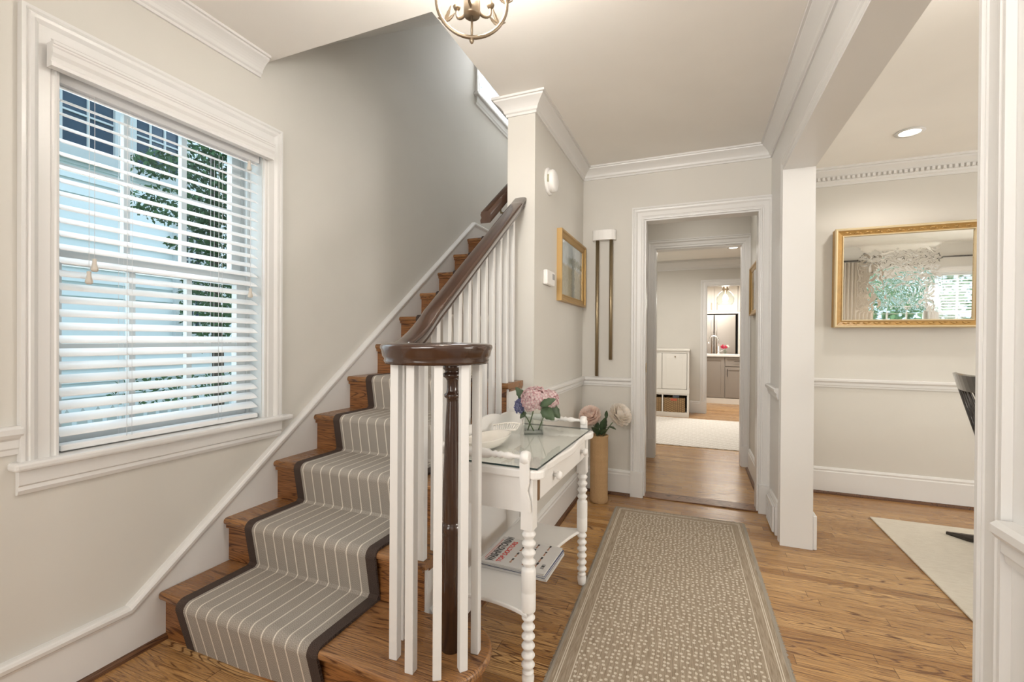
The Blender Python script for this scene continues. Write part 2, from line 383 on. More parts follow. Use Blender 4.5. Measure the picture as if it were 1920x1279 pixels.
    def build(s, name, mat, parent=None, bevel=0.0, uvf=None, seg=2):
        me = bpy.data.meshes.new(name); base = Vector((0, 0, 0))
        inv = parent.matrix_basis.inverted() if False else None
        P = Matrix.Identity(4)
        q = parent
        while q is not None:
            P = BASE[q.name] @ P if q.name in BASE else P; q = q.parent
        Pi = P.inverted()
        vs = [tuple(Pi @ Vector(p)) for p in s.v] if parent is not None else s.v
        me.from_pydata(vs, [], s.f)
        import bmesh
        bm = bmesh.new(); bm.from_mesh(me)
        for f, sm in zip(bm.faces, s.sm): f.smooth = sm
        if uvf:
            bm.verts.ensure_lookup_table(); l = bm.loops.layers.uv.new('UVMap')
            for f in bm.faces:
                for lp in f.loops: lp[l].uv = uvf(s.v[lp.vert.index], lp.vert.index)
        bmesh.ops.remove_doubles(bm, verts=bm.verts, dist=1e-6)
        bmesh.ops.recalc_face_normals(bm, faces=bm.faces)
        bm.to_mesh(me); bm.free()
        me.materials.append(mat)
        o = bpy.data.objects.new(name, me); C.objects.link(o)
        if parent is not None: o.parent = parent
        if bevel:
            b = o.modifiers.new('bevel', 'BEVEL'); b.width = bevel; b.segments = seg; b.limit_method = 'ANGLE'; b.angle_limit = 0.6
        return o
BASE = {}
def thing(name, label, cat, loc=(0, 0, 0), rotz=0.0, group=None, M=None):
    o = bpy.data.objects.new(name, None); C.objects.link(o); o.empty_display_size = 0.1
    m = M if M is not None else Matrix.Translation(loc) @ Matrix.Rotation(rotz, 4, 'Z')
    BASE[o.name] = m; o.matrix_basis = m
    o['label'] = label; o['category'] = cat
    if group: o['group'] = group
    return o
def tag(o, label, cat, group=None, kind=None):
    o['label'] = label; o['category'] = cat
    if group: o['group'] = group
    if kind: o['kind'] = kind
    return o
def struct(o, label=None):
    o['kind'] = 'structure'
    if label: o['label'] = label
    return o
def holed(mb, axis, a0, a1, u0, u1, z0, z1, holes):
    """slab between planes a0,a1 on axis (0=x,1=y), spanning u0..u1, z0..z1 with rectangular holes (u0,u1,z0,z1)."""
    mb.j = 0; us = sorted({u0, u1, *[h[0] for h in holes], *[h[1] for h in holes]}); us = [u for u in us if u0 <= u <= u1]
    for i in range(len(us) - 1):
        m = (us[i] + us[i + 1]) / 2; hz = sorted([(h[2], h[3]) for h in holes if h[0] < m < h[1]]); z = z0
        for b, t in hz + [(z1, z1)]:
            if b > z + 1e-6:
                if axis == 0: mb.box(a0, a1, us[i], us[i + 1], z, min(b, z1))
                else: mb.box(us[i], us[i + 1], a0, a1, z, min(b, z1))
            z = max(z, t)
    return mb

# ---------------------------------------------------------------- room shell
ZC = 2.47
XL = -1.905; XH = -0.805; XR = 0.47; XD = 0.602; YB = 3.449; YF = -1.45
struct(MB().box(-2.2, 5.2, -1.7, 12.6, -0.12, 0.0).build('floor', FLOOR))
o = MB()
o.box(-2.2, XD, -1.6, 1.56, ZC, ZC + 0.22).box(-0.985, XR, 1.56, YB, ZC, ZC + 0.22)
struct(o.build('ceiling', CEIL))
struct(MB().box(XD, 5.1, -1.6, 4.3, 2.46, 2.6).build('ceiling_dining', CEIL))
struct(MB().box(-0.60, 0.60, YB + 0.11, 4.656, ZC, ZC + 0.1).build('ceiling_passage', CEIL))
struct(MB().box(-2.6, 3.0, 4.656, 7.81, 2.44, 2.56).build('ceiling_mudroom', CEIL))
struct(MB().box(-1.0, 3.0, 7.81, 12.6, 2.44, 2.56).build('ceiling_kitchen', CEIL))
WIN = (0.80, 1.545, 0.775, 2.078)
WUP = (3.85, 4.72, 3.44, 4.6)
struct(holed(MB(), 0, XL - 0.16, XL, -1.6, 5.0, 0, 5.1, [WIN, WUP]).build('wall_left', WALL))
struct(MB().box(-2.1, XR + 0.15, YF - 0.12, YF, 0, ZC).build('wall_front', WALL))
# hall side: under-stair wall + partition
o = MB(); o.box(-0.965, XH, 2.31, YB, 0, ZC); o.box(-0.985, -0.80, 2.31, 5.0, ZC, 5.1); o.box(-0.985, -0.9, 1.56, 2.31, ZC + .01, 5.1)
o.box(-0.965, XH, YB, 5.0, 0, ZC)
struct(o.build('wall_partition', WALL))
struct(holed(MB(), 1, YB, YB + 0.11, XH, 0.62, 0, ZC, [(-0.345, 0.407, -1, 2.045)]).build('wall_back', WALL))
struct(MB().box(XL, -0.9, 4.9, 5.0, 2.57, 5.1).build('wall_stairwell_end', WALL))
struct(MB().prism([(1.56, ZC + .03), (1.56, ZC + .15), (4.9, 5.15), (4.9, 5.0)], 0, XL, -0.985).build('ceiling_stairwell', WALL))
o = MB(); holed(o, 0, XR, XD, YF, YB, 0, ZC, [(1.030, 2.95, -1, 2.132)])
struct(o.build('wall_right', TRIM))
struct(MB().box(XR, XD, YB + .11, 4.656, 0, ZC).build('wall_passage_right', WALL))
struct(MB().box(-0.52, -0.44, YB + .11, 4.656, 0, ZC).build('wall_passage_left', WALL))
struct(holed(MB(), 1, 4.656, 4.77, -2.6, 3.0, 0, 2.5, [(-0.363, 0.409, -1, 2.055)]).build('wall_passage_end', WALL))
struct(holed(MB(), 1, 7.81, 7.93, -2.6, 3.0, 0, 2.5, [(0.174, 1.05, -1, 2.03)]).build('wall_mudroom_far', WALL))
struct(MB().box(-2.7, -2.6, 4.656, 7.9, 0, 2.5).build('wall_mudroom_left', WALL))
struct(MB().box(3.0, 3.1, 4.2, 12.6, 0, 2.5).build('wall_mudroom_right', WALL))
struct(MB().box(-1.1, -1.0, 7.93, 12.6, 0, 2.5).build('wall_kitchen_left', WALL))
struct(MB().box(-1.1, 3.1, 12.5, 12.6, 0, 2.5).build('wall_kitchen_far', WALL))
struct(MB().box(XD, 5.1, 4.10, 4.22, 0, 2.46).build('wall_dining_back', WALL))
struct(MB().box(5.0, 5.1, -1.6, 4.22, 0, 2.46).build('wall_dining_right', WALL))
DW = [(2.72, 3.50, 0.75, 1.98), (3.62, 4.40, 0.75, 1.98)]
struct(holed(MB(), 1, -1.32, -1.2, XD, 5.1, 0, 2.46, DW).build('wall_dining_front', WALL))

# ---------------------------------------------------------------- mouldings (profile: a = away from wall, b = up)
def crown_prof(h, d):
    p = [(-.004, .003), (-.004, -h), (d * .12, -h), (d * .12, -h * .86), (d * .22, -h * .80)]
    for i in range(7):
        t = i / 6; p.append((d * (.22 + .62 * t ** 1.3), -h * (.80 - .58 * t ** .75)))
    return p + [(d * .86, -h * .13), (d, -h * .13), (d, .003)]
CR = crown_prof(0.088, 0.072)
def base_prof(h): return [(-.004, 0), (0.018, 0), (0.018, h - .035), (0.013, h - .028), (0.015, h - .016), (0.008, h - .004), (-.004, h)]
RAIL = [(-.004, 0), (.010, 0), (.012, .012), (.016, .016), (.016, .034), (.024, .040), (.030, .048), (.030, .060), (.022, .066), (-.004, .066)]
SHOEP = [(0.017, 0), (0.036, 0), (.034, .010), (.027, .018), (0.017, .020)]
def trim(path, prof, name, mat=TRIM, n=(0, 0, 1), side=1):
    return struct(MB().sweep(path, prof, n, side).build(name, mat))
z = ZC
trim([(-0.965, 2.45, z), (-0.965, 2.31, z), (XH, 2.31, z), (XH, YB, z), (XR, YB, z), (XR, YF, z)], CR, 'trim_crown_hall', side=-1)
trim([(XL, YF, z), (XL, 1.53, z)], CR, 'trim_crown_left', side=-1)
trim([(XH, 2.315, 0), (XH, YB, 0), (-0.434, YB, 0)], base_prof(.187), 'baseboard_hall', side=-1)
trim([(XH, 2.315, 0), (XH, YB, 0), (-0.434, YB, 0)], SHOEP, 'trim_shoe_hall', SHOE, side=-1)
trim([(XH, 2.312, .81), (XH, YB, .81), (-0.434, YB, .81)], RAIL, 'trim_chair_rail_hall', side=-1)
trim([(XR, 3.35, 0), (XR, 3.08, 0)], base_prof(.20), 'baseboard_hall_right', side=-1)
trim([(XR, YB, .81), (XR, 3.075, .81)], RAIL, 'trim_chair_rail_hall_right', side=-1)
trim([(XR, .957, 0), (XR, YF, 0)], base_prof(.187), 'baseboard_near_right', side=-1)
trim([(XR, .957, .81), (XR, YF, .81)], RAIL, 'trim_chair_rail_near_right', side=-1)
# left wall baseboard and stair skirt
YS = 0.99; SL = 0.7487
tk = 0.02
top = [(YF, .187), (YS, .187), (3.72, .187 + SL * (3.72 - YS)), (4.64, .187 + SL * (3.72 - YS))]
o = MB(); o.prism([(YF, 0), (YF, .187), (YS, .187), (3.72, .187 + SL * (3.72 - YS)), (4.64, 2.231), (4.64, 1.9), (3.55, 1.9), (1.2, 0)], 0, XL, XL + tk)
struct(o.build('trim_stair_skirt', TRIM))
cap = [(-.036, 0), (-.036, .006), (-.030, .008), (-.024, .014), (-.012, .016), (-.004, .012), (0, .008), (.002, 0)]
trim([(XL + tk - .002, a, b) for a, b in top], cap, 'trim_skirt_cap', n=(1, 0, 0), side=1)
trim([(XL, YF, 0), (XL, 1.13, 0)], SHOEP, 'trim_shoe_left', SHOE, side=-1)
trim([(XL, YF, .803), (XL, .713, .803)], [(a, b * 1.3) for a, b in RAIL], 'trim_chair_rail_left', side=-1)
# dining
trim([(XD, 4.10, 0), (5.0, 4.10, 0)], base_prof(.20), 'baseboard_dining', side=-1)
trim([(XD, 4.10, 0), (5.0, 4.10, 0)], SHOEP, 'trim_shoe_dining', SHOE, side=-1)
trim([(XD, 4.10, .81), (5.0, 4.10, .81)], RAIL, 'trim_chair_rail_dining', side=-1)
o = MB().sweep([(XD, 4.10, 2.46), (5.0, 4.10, 2.46)], crown_prof(.125, .085), (0, 0, 1), -1)
x = XD + .01
while x < 3.2: o.box(x, x + .018, 4.055, 4.09, 2.372, 2.395); x += .031
struct(o.build('trim_crown_dining', TRIM))
trim([(-2.6, 7.81, 2.44), (3.0, 7.81, 2.44)], crown_prof(.15, .10), 'trim_crown_mudroom', side=-1)
trim([(-.07, 7.81, 0), (.087, 7.81, 0)], base_prof(.19), 'baseboard_mudroom', side=-1)
trim([(XR, 4.57, 0), (XR, 3.57, 0)], base_prof(.19), 'baseboard_passage', side=-1)
trim([(XR, 4.57, 0), (XR, 3.57, 0)], SHOEP, 'trim_shoe_passage', SHOE, side=-1)
# casings: a = away from opening, b = off the wall
def casing_prof(wd, t=.022):
    return [(0, -.004), (0, t * .55), (wd * .08, t * .6), (wd * .12, t * .45), (wd * .2, t * .45), (wd * .25, t * .62), (wd * .55, t * .62), (wd * .62, t * .8), (wd * .68, t * .95), (wd * .78, t), (wd * .84, t * .8), (wd * .9, t), (wd, t), (wd, -.004)]
def casing(name, pts, wd, n, side, t=.022):
    return struct(MB().sweep(pts, casing_prof(wd, t), n, side).build(name, TRIM))
def door_case(name, x0, x1, zt, y, wd, th, mat=TRIM):
    o = MB().sweep([(x0, y, 0), (x0, y, zt), (x1, y, zt), (x1, y, 0)], casing_prof(wd), (0, -1, 0), 1)
    o.box(x0 - .004, x0 + .012, y, y + th, 0, zt); o.box(x1 - .012, x1 + .004, y, y + th, 0, zt); o.box(x0, x1, y, y + th, zt - .012, zt + .004)
    if wd < .08: wd = .08
    o.box(x0 - wd - .002, x0 + .002, y - .026, y, 0, .19); o.box(x1 - .002, x1 + wd + .002, y - .026, y, 0, .19)
    return struct(o.build(name, mat))
door_case('door_1', -0.345, 0.407, 2.045, YB, .088, .11)
o = struct(MB().box(-.345, .407, YB - .005, YB + .125, 0, .010).build('trim_door_threshold', oak('threshold_oak', 0, 1, .15, (.28, .13, .05), (.15, .06, .02), .3, .3, False), bevel=.003))
door_case('door_2', -0.363, 0.409, 2.055, 4.656, .082, .114)
door_case('door_3', .174, 1.05, 2.03, 7.81, .087, .12)
# big opening to the dining room
o = MB().sweep([(XR, 2.95, 0), (XR, 2.95, 2.132), (XR, 1.030, 2.132), (XR, 1.030, 0)], casing_prof(.068, .014), (-1, 0, 0), 1)
o.sweep([(XD, 2.95, 0), (XD, 2.95, 2.132), (XD, 1.030, 2.132), (XD, 1.030, 0)], casing_prof(.068, .013), (1, 0, 0), -1)
o.box(XR - .014, XD + .014, 2.940, 2.952, 0, 2.132); o.box(XR - .014, XD + .014, 1.028, 1.038, 0, 2.132); o.box(XR - .014, XD + .014, 1.030, 2.95, 2.124, 2.134)
struct(o.build('trim_dining_opening', TRIM))
struct(MB().box(XD + .015, XD + .034, 2.945, 3.2, 0, .19).build('baseboard_dining_left', TRIM, bevel=.004))
# ---------------------------------------------------------------- window 1
y0, y1, z0, z1 = WIN
w1 = thing('window_1', 'white painted window with a striped view through open slatted blinds', 'window', (XL, (y0 + y1) / 2, z0)); w1['kind'] = 'structure'
o = MB().sweep([(XL, y0, z0), (XL, y0, z1), (XL, y1, z1), (XL, y1, z0)], casing_prof(.092, .026), (1, 0, 0), 1)
o.build('window_casing', TRIM, w1)
o = MB().box(XL - .17, XL + .045, y0 - .112, y1 + .145, z0 - .022, z0 + .004); o.build('window_sill', TRIM, w1, bevel=.008)
o = MB().sweep([(XL, y0 - .095, z0 - .022), (XL, y1 + .095, z0 - .022)], [(0, 0), (0, .024), (.045, .022), (.05, .016), (.062, .018), (.075, .012), (.078, 0)], (1, 0, 0), -1)
o.build('window_apron', TRIM, w1)
o = MB()   # jamb lining, stops and tracks
o.box(XL - .17, XL + .001, y0 - .01, y0 + .004, z0, z1); o.box(XL - .17, XL + .001, y1 - .004, y1 + .01, z0, z1); o.box(XL - .17, XL, y0, y1, z1 - .004, z1 + .01)
for xs in (-.085, -.125, -.155):
    o.box(XL + xs - .006, XL + xs + .006, y0, y0 + .018, z0, z1); o.box(XL + xs - .006, XL + xs + .006, y1 - .018, y1, z0, z1); o.box(XL + xs - .006, XL + xs + .006, y0, y1, z1 - .03, z1)
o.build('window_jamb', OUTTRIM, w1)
def sash(parent, xc, ya, yb, za, zb, cols, rows, st=.045, br=.06, name='window_sash'):
    o = MB(); t = .017
    o.box(xc - t, xc + t, ya, ya + st, za, zb); o.box(xc - t, xc + t, yb - st, yb, za, zb)
    o.box(xc - t + .001, xc + t - .001, ya + .003, yb - .003, za - .001, za + br); o.box(xc - t + .001, xc + t - .001, ya + .003, yb - .003, zb - st, zb + .001)
    for i in range(1, cols):
        yy = ya + st + (yb - ya - 2 * st) * i / cols; o.box(xc - .012, xc + .012, yy - .011, yy + .011, za, zb)
    for i in range(1, rows):
        zz = za + br + (zb - za - br - st) * i / rows; o.box(xc - .0105, xc + .0105, ya + .01, yb - .01, zz - .010, zz + .010)
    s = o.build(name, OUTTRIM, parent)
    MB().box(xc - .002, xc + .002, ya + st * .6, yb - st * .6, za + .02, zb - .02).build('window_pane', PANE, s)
sash(w1, XL - .105, y0 + .005, y1 - .018, z0, 1.45, 3, 2, .045, .07)
sash(w1, XL - .140, y0 + .005, y1 - .018, 1.41, z1, 3, 2)
# blind
b1 = thing('window_blind', 'white two-inch slatted blind with cords and tassels in the left window', 'window blind', (XL, (y0 + y1) / 2, z0))
vp = [(0, 1.885), (.050, 1.885), (.050, 1.905), (.044, 1.915), (.050, 1.935), (.062, 1.955), (.058, 1.985), (.064, 1.992), (.064, 2.0), (.070, 2.004), (.070, 2.018), (0, 2.018)]
vp = [(.027 + a * .56, 2.0 + (z - 1.885) * .56) for a, z in vp]
o = MB().prism([(XL + a, z) for a, z in vp], 1, .764, 1.562); 
# prism axis=1 -> coords (x,z)
o.build('valance', TRIM, b1)
MB().box(XL - .062, XL - .012, y0 + .012, y1 - .008, 1.985, 2.035).build('headrail', BLIND, b1)
XS = XL - .034; NS = 28; pz = 0.0437; zb0 = .800
th = math.radians(29); ca, sa = math.cos(th), math.sin(th)
ya, yb = y0 + .014, y1 - .012
first = None
for i in range(NS):
    zc = zb0 + .018 + pz * (i + .6)
    if zc > 1.985: break
    if first is None:
        o = MB(); pts = []
        for k in range(7):
            t = (k / 6 - .5) * .05; bow = .0022 * (1 - (t / .025) ** 2); pts.append((t * ca - bow * -sa * 0, -t * sa + bow))
        poly = [(XS + a, zc + b + .0012) for a, b in pts] + [(XS + a, zc + b - .0012) for a, b in reversed(pts)]
        o.prism(poly, 1, ya, yb); first = o.build('slat', BLIND, b1); fz = zc
    else:
        c = first.copy(); C.objects.link(c); c.parent = b1; c.location = (0, 0, zc - fz)
MB().box(XS - .026, XS + .026, ya, yb, zb0 - .017, zb0 + .004).build('bottom_rail', BLIND, b1, bevel=.005)
for yy in (1.005, 1.345):
    o = MB()
    for xx in (XS - .026, XS + .026): o.tube([(xx, yy - .006, zb0), (xx, yy - .006, 1.95)], .0009, 5); o.tube([(xx, yy + .010, zb0), (xx, yy + .010, 1.95)], .0007, 5)
    i = 0
    while i < NS: zc = zb0 + .018 + pz * (i + .6); i += 1; o.tube([(XS + .026, yy, zc - .010), (XS - .026, yy + .004, zc + .010)], .0008, 4)
    o.build('ladder_cord', CORD, b1)
def tassel(y, z, ln):
    c = MB().tube([(XL + .012, y, z + .02), (XL + .012, y, z + ln)], .0008, 5).build('pull_cord', CORD, b1)
    MB().lathe([(.004, .022), (.0065, .021), (.006, .010), (.0075, 0), (.011, -.012), (.010, -.018), (.006, -.022)][::-1], (XL + .012, y, z), seg=14).build('tassel', TASSEL, b1)
tassel(.893, 1.402, .57); tassel(.878, 1.358, .61); tassel(1.474, 1.365, .60); tassel(1.466, 1.945, .03)

# window 2 upstairs
y0, y1, z0, z1 = WUP
w2 = thing('window_2', 'upstairs window with bright closed blind high on the stairwell wall', 'window', (XL, 4.2, z0)); w2['kind'] = 'structure'
MB().sweep([(XL, y0, z0), (XL, y0, z1), (XL, y1, z1), (XL, y1, z0)], casing_prof(.085, .024), (1, 0, 0), 1).build('window_casing', TRIM, w2)
MB().box(XL - .16, XL + .045, y0 - .11, y1 + .11, z0 - .025, z0 + .004).build('window_sill', TRIM, w2, bevel=.006)
MB().sweep([(XL, y0 - .085, z0 - .025), (XL, y1 + .085, z0 - .025)], [(0, 0), (0, .024), (.05, .022), (.06, .016), (.075, .012), (.078, 0)], (1, 0, 0), -1).build('window_apron', TRIM, w2)
sash(w2, XL - .12, y0, y1, z0, 4.0, 3, 2); sash(w2, XL - .14, y0, y1, 4.0, z1, 3, 2)
b2 = thing('window_blind', 'bright white slatted blind in the upstairs stairwell window', 'window blind', (XL, 4.2, z0))
f0 = None
for i in range(25):
    zc = z0 + .03 + .044 * i
    if f0 is None:
        poly = [(XL - .05 + a, zc + b) for a, b in ((-.008, .025), (.009, -.024), (.011, -.0235), (-.006, .0255))]
        f0 = MB().prism(poly, 1, y0 + .01, y1 - .01).build('slat', SLAT2, b2)
    else:
        c = f0.copy(); C.objects.link(c); c.parent = b2; c.location = (0, 0, .044 * i)
# dining front windows (seen in the mirror)
for k, (xa, xb, za, zb) in enumerate(DW):
    w_ = thing('window_%d' % (k + 3), ('dining window without blind reflected in the gilt mirror', 'dining window with blind reflected at the right of the mirror')[k], 'window', ((xa + xb) / 2, -1.2, za)); w_['kind'] = 'structure'
    MB().sweep([(xa, -1.2, za), (xa, -1.2, zb), (xb, -1.2, zb), (xb, -1.2, za)], casing_prof(.09, .024), (0, 1, 0), -1).build('window_casing', TRIM, w_)
    o = MB().box(xa, xb, -1.29, -1.26, za, za + .05).box(xa, xb, -1.29, -1.26, zb - .05, zb).box(xa, xa + .045, -1.29, -1.26, za, zb).box(xb - .045, xb, -1.29, -1.26, za, zb).box(xa, xb, -1.29, -1.26, 1.33, 1.37)
    for i in (1, 2): xx = xa + (xb - xa) * i / 3; o.box(xx - .01, xx + .01, -1.285, -1.265, za, zb)
    s = o.build('window_sash', TRIM, w_)
    MB().box(xa + .02, xb - .02, -1.277, -1.273, za, zb).build('window_pane', PANE, s)
xa, xb, za, zb = DW[1]
b3 = thing('window_blind', 'open white slatted blind reflected at the right of the gilt mirror', 'window blind', ((xa + xb) / 2, -1.22, za))
f0 = None
for i in range(26):
    zc = zb - .03 - .045 * i
    if f0 is None:
        f0 = MB().prism([(-1.205 + a, zc + b) for a, b in ((-.024, .006), (.024, -.006), (.024, -.009), (-.024, .003))], 0, xa + .01, xb - .01).build('slat', BLIND, b3)
    else:
        c = f0.copy(); C.objects.link(c); c.parent = b3; c.location = (0, 0, -.045 * i)
cu = thing('curtain', 'cream pinch-pleated curtain hanging on a black rod, seen in the mirror', 'curtain', (2.5, -1.1, 0))
o = MB(); n = 60; pts = []
for i in range(n + 1):
    t = i / n; pts.append((2.32 + .42 * t, -1.09 + .030 * math.sin(t * 2 * PI * 8)))
vs = [(x, y, zz) for zz in (.02, 2.19) for x, y in pts] + [(x, y - .006, zz) for zz in (.02, 2.19) for x, y in pts]
m = n + 1; fs = [(i, i + 1, m + i + 1, m + i) for i in range(n)] + [(2 * m + i, 3 * m + i, 3 * m + i + 1, 2 * m + i + 1) for i in range(n)]
fs += [(i, 2 * m + i, 2 * m + i + 1, i + 1) for i in range(n)] + [(m + i, m + i + 1, 3 * m + i + 1, 3 * m + i) for i in range(n)] + [(0, m, 3 * m, 2 * m), (n, 2 * m + n, 3 * m + n, m + n)]
o.add(vs, fs, True); o.build('panel', CURTAIN, cu)
cr_ = thing('curtain_rod', 'black curtain rod with ball finials reflected in the gilt mirror', 'curtain rod', (3.5, -1.1, 2.22))
MB().tube([(2.3, -1.09, 2.22), (4.75, -1.09, 2.22)], .012, 10).build('rod', BLACK, cr_)
MB().ball((2.27, -1.09, 2.22), .028).build('finial', BLACK, cr_); MB().ball((4.78, -1.09, 2.22), .028).build('finial', BLACK, cr_)
for xx in (2.7, 3.56): MB().box(xx - .01, xx + .01, -1.2, -1.08, 2.205, 2.235).build('bracket', BLACK, cr_)

# ---------------------------------------------------------------- staircase
RI = .1867; RU = .2492; N = 11
yn = [0] + [1.095 + RU * (k - 1) for k in range(1, N + 1)]; zn = [0] + [RI * k + .003 for k in range(1, N + 1)]
yn[1] = 1.085
st = thing('staircase', 'oak staircase with white stringer rising along the left wall', 'staircase', (-1.4, 1.09, 0))
XW = XL + tk      # -1.885
XS_ = -.881; XE = -.865
def tread_poly(y0, y1, z):  # rounded nosing, (y,z)
    t = .030; r = t / 2; p = []
    for i in range(7):
        a = PI / 2 + PI * i / 6; p.append((y0 + r + r * math.cos(a), z - r + r * math.sin(a)))
    return p + [(y1, z - t), (y1, z)]
def outline(inset):
    r = .172 - inset; c = (-.745, 1.232); p = [(XW, yn[1] + inset), (-1.3, yn[1] - .012 + inset), (-.86, c[1] - r + .003)]
    for i in range(0, 19):
        a = -PI / 2 + math.radians(155) * i / 18; p.append((c[0] + r * math.cos(a), c[1] + r * math.sin(a)))
    return p + [(-.86, 1.376), (XW, 1.376)]
def bull(inset, z0, z1):
    p = outline(inset); return MB().prism(p, 2, z0, z1)
bull(0, zn[1] - .030, zn[1]).build('tread', TREAD, st, bevel=.012, seg=4)
bull(.030, 0, zn[1] - .030).build('riser', RISER, st)
for k in range(2, N + 1):
    xe = XE if k < 5 else -.967
    yend = (yn[k + 1] + .025) if k < N else 4.64
    o = MB().prism(tread_poly(yn[k], yend, zn[k]), 0, XW, xe)
    if k == 5: o = MB().prism(tread_poly(yn[k], yend, zn[k]), 0, XW, -.968); o.prism(tread_poly(yn[k], 2.305, zn[k]), 0, -.968, XE)
    o.build('tread', TREAD, st)
    xr = XS_ - .004 if k <= 5 else -.967
    MB().box(XW, xr, yn[k] + .025, yn[k] + .043, zn[k - 1], zn[k] - .030).box(XW, xr, yn[k] + .012, yn[k] + .026, zn[k] - .045, zn[k] - .029).build('riser', RISER, st)
# closed right side (white), stepped polygon
p = [(1.385, 0)]
for k in range(2, 6): p += [(yn[k] + .030, zn[k] - .031)] + ([(yn[k + 1] + .030, zn[k] - .031)] if k < 5 else [(2.31, zn[k] - .031)])
p += [(2.31, 0)]; p[0] = (yn[2] + .030, 0)
o = MB(); o.j = 0
for k in range(2, 6): o.box(XS_ - .02, XS_, yn[k] + .030, (yn[k + 1] + .030) if k < 5 else 2.309, 0, zn[k] - .031)
o.build('side_panel', TRIM, st)
for k in range(2, 6):   # scroll brackets
    a = yn[k] + .035; b = zn[k] - .031; q = [(a, b), (a, b - .10)]
    for i in range(9):
        t = i / 8; q.append((a + .02 + .17 * t, b - .10 + .085 * t ** 1.8 + .012 * math.sin(t * PI * 2)))
    q.append((min(a + .20, 2.305), b))
    q = [(min(u, 2.305), v) for u, v in q]
    MB().prism(q, 0, XS_, XS_ + .006).build('scroll_bracket', TRIM, st)
    MB().sweep([(XS_, a + .004, b - .001), (XS_, min(a + .21, 2.305), b - .001)], [(0, 0), (0, .014), (.012, .010), (.018, 0)], (1, 0, 0), -1).build('cove', TREAD, st)
struct(trim([(XS_, 1.40, 0), (XS_, 2.31, 0)], base_prof(.187), 'baseboard_stair', side=-1))
struct(trim([(XS_, 1.40, 0), (XS_, 2.31, 0)], SHOEP, 'trim_shoe_stair', SHOE, side=-1))

# runner carpet
run = thing('stair_runner', 'grey herringbone stair runner with cream pinstripes and brown binding', 'stair runner', (-1.407, 1.08, 0))
def runner_path(off):
    pts = [(yn[1] + .030 - off, .002)]
    for k in range(1, N + 1):
        y, z = yn[k] - (.012 if k == 1 else 0), zn[k]; r = .020
        zb = zn[k] - .030
        for i in range(7):
            a = PI + math.radians(4) - math.radians(94) * i / 6; R_ = r + off; pts.append((y + r + R_ * math.cos(a), z - r + R_ * math.sin(a)))
        if k < N: pts.append((yn[k + 1] + .025 - off * 2, z + off)); pts.append((yn[k + 1] + .025 - off, z + off * 2))
        else: pts.append((4.3, z + off))
    return pts
def runner_strip(x0, x1, off, mat, name, nx=1):
    A = runner_path(off); B = runner_path(.0015); L = [0]
    for i in range(1, len(A)): L.append(L[-1] + math.dist(A[i], A[i - 1]))
    m = len(A); vs = [(x0, *a) for a in A] + [(x1, *a) for a in A] + [(x0, *b) for b in B] + [(x1, *b) for b in B]
    fs = [(i, i + 1, m + i + 1, m + i) for i in range(m - 1)]
    o = MB().add(vs, fs, False); g = [(2 * m + i, 3 * m + i, 3 * m + i + 1, 2 * m + i + 1) for i in range(m - 1)]
    g += [(i, 2 * m + i, 2 * m + i + 1, i + 1) for i in range(m - 1)] + [(m + i, m + i + 1, 3 * m + i + 1, 3 * m + i) for i in range(m - 1)]
    o.f += [list(q) for q in g]; o.sm += [False] * len(g)
    o.build(name, mat, run, uvf=lambda v, i: (v[0], L[i % m]))
runner_strip(-1.701, -1.113, .010, RUNNER, 'weave'); runner_strip(-1.742, -1.700, .011, BINDING, 'binding'); runner_strip(-1.114, -1.072, .011, BINDING, 'binding')

# railing
rl = thing('stair_railing', 'mahogany volute handrail on white square balusters and dark newel', 'railing', (-.80, 1.2, zn[1]))
XB = -.889
ztop = lambda y: 1.935 + SL * (y - 2.31)
path = []
for i in range(14): y = 2.309 - (2.309 - 1.42) * i / 13; path.append((XB, y, ztop(y)))
# easing
y_a, z_a = 1.42, ztop(1.42); zv = 1.146
for i in range(1, 9):
    t = i / 8; y = y_a - .20 * t; q = (1 - t) ** 2 * z_a + 2 * t * (1 - t) * (z_a - SL * .13) + t * t * zv; path.append((XB, y, q))
cx, cy = -.744, 1.222
for i in range(1, 40):
    t = i / 39; a = PI + t * math.radians(400); r = .138 if t < .45 else .138 - .10 * ((t - .45) / .55) ** 1.2
    path.append((cx + r * math.cos(a) + (.045 * max(0, t - .45) / .55), cy + r * math.sin(a) * .98 + .01 * max(0, t - .45), zv))
hp = [(-.022, -.062), (-.026, -.052), (-.024, -.046), (-.030, -.038), (-.033, -.022), (-.037, -.014), (-.036, -.006), (-.028, -.001), (-.012, .001), (0, .0015)]
hp = hp + [(-a, b) for a, b in hp[-2::-1]]
def rail_sweep(mb, path, prof):
    P_ = [Vector(p) for p in path]; rings = []
    for i, p in enumerate(P_):
        t = P_[min(i + 1, len(P_) - 1)] - P_[max(i - 1, 0)]; t.z = 0; t.normalize(); l = Vector((t.y, -t.x, 0))
        rings.append([p + l * a + Vector((0, 0, b)) for a, b in prof])
    k = len(prof); vs = [q for r in rings for q in r]
    mb.add(vs, [(i * k + j, i * k + (j + 1) % k, (i + 1) * k + (j + 1) % k, (i + 1) * k + j) for i in range(len(rings) - 1) for j in range(k)], True)
    mb.add(rings[0], [tuple(range(k))]); mb.add(rings[-1], [tuple(range(k))]); return mb
o = rail_sweep(MB(), path, hp)
o.lathe([(.045, -.062), (.062, -.055), (.066, -.03), (.072, -.012), (.066, 0), (.03, .003), (0.0001, .004)], (-.700, 1.235, zv), seg=28)
o.lathe([(.11, -.060), (.12, -.05), (.12, -.02)], (cx + .005, cy, zv), seg=36)
hr = o.build('handrail', MAHOG, rl)
NX, NY = -.700, 1.240
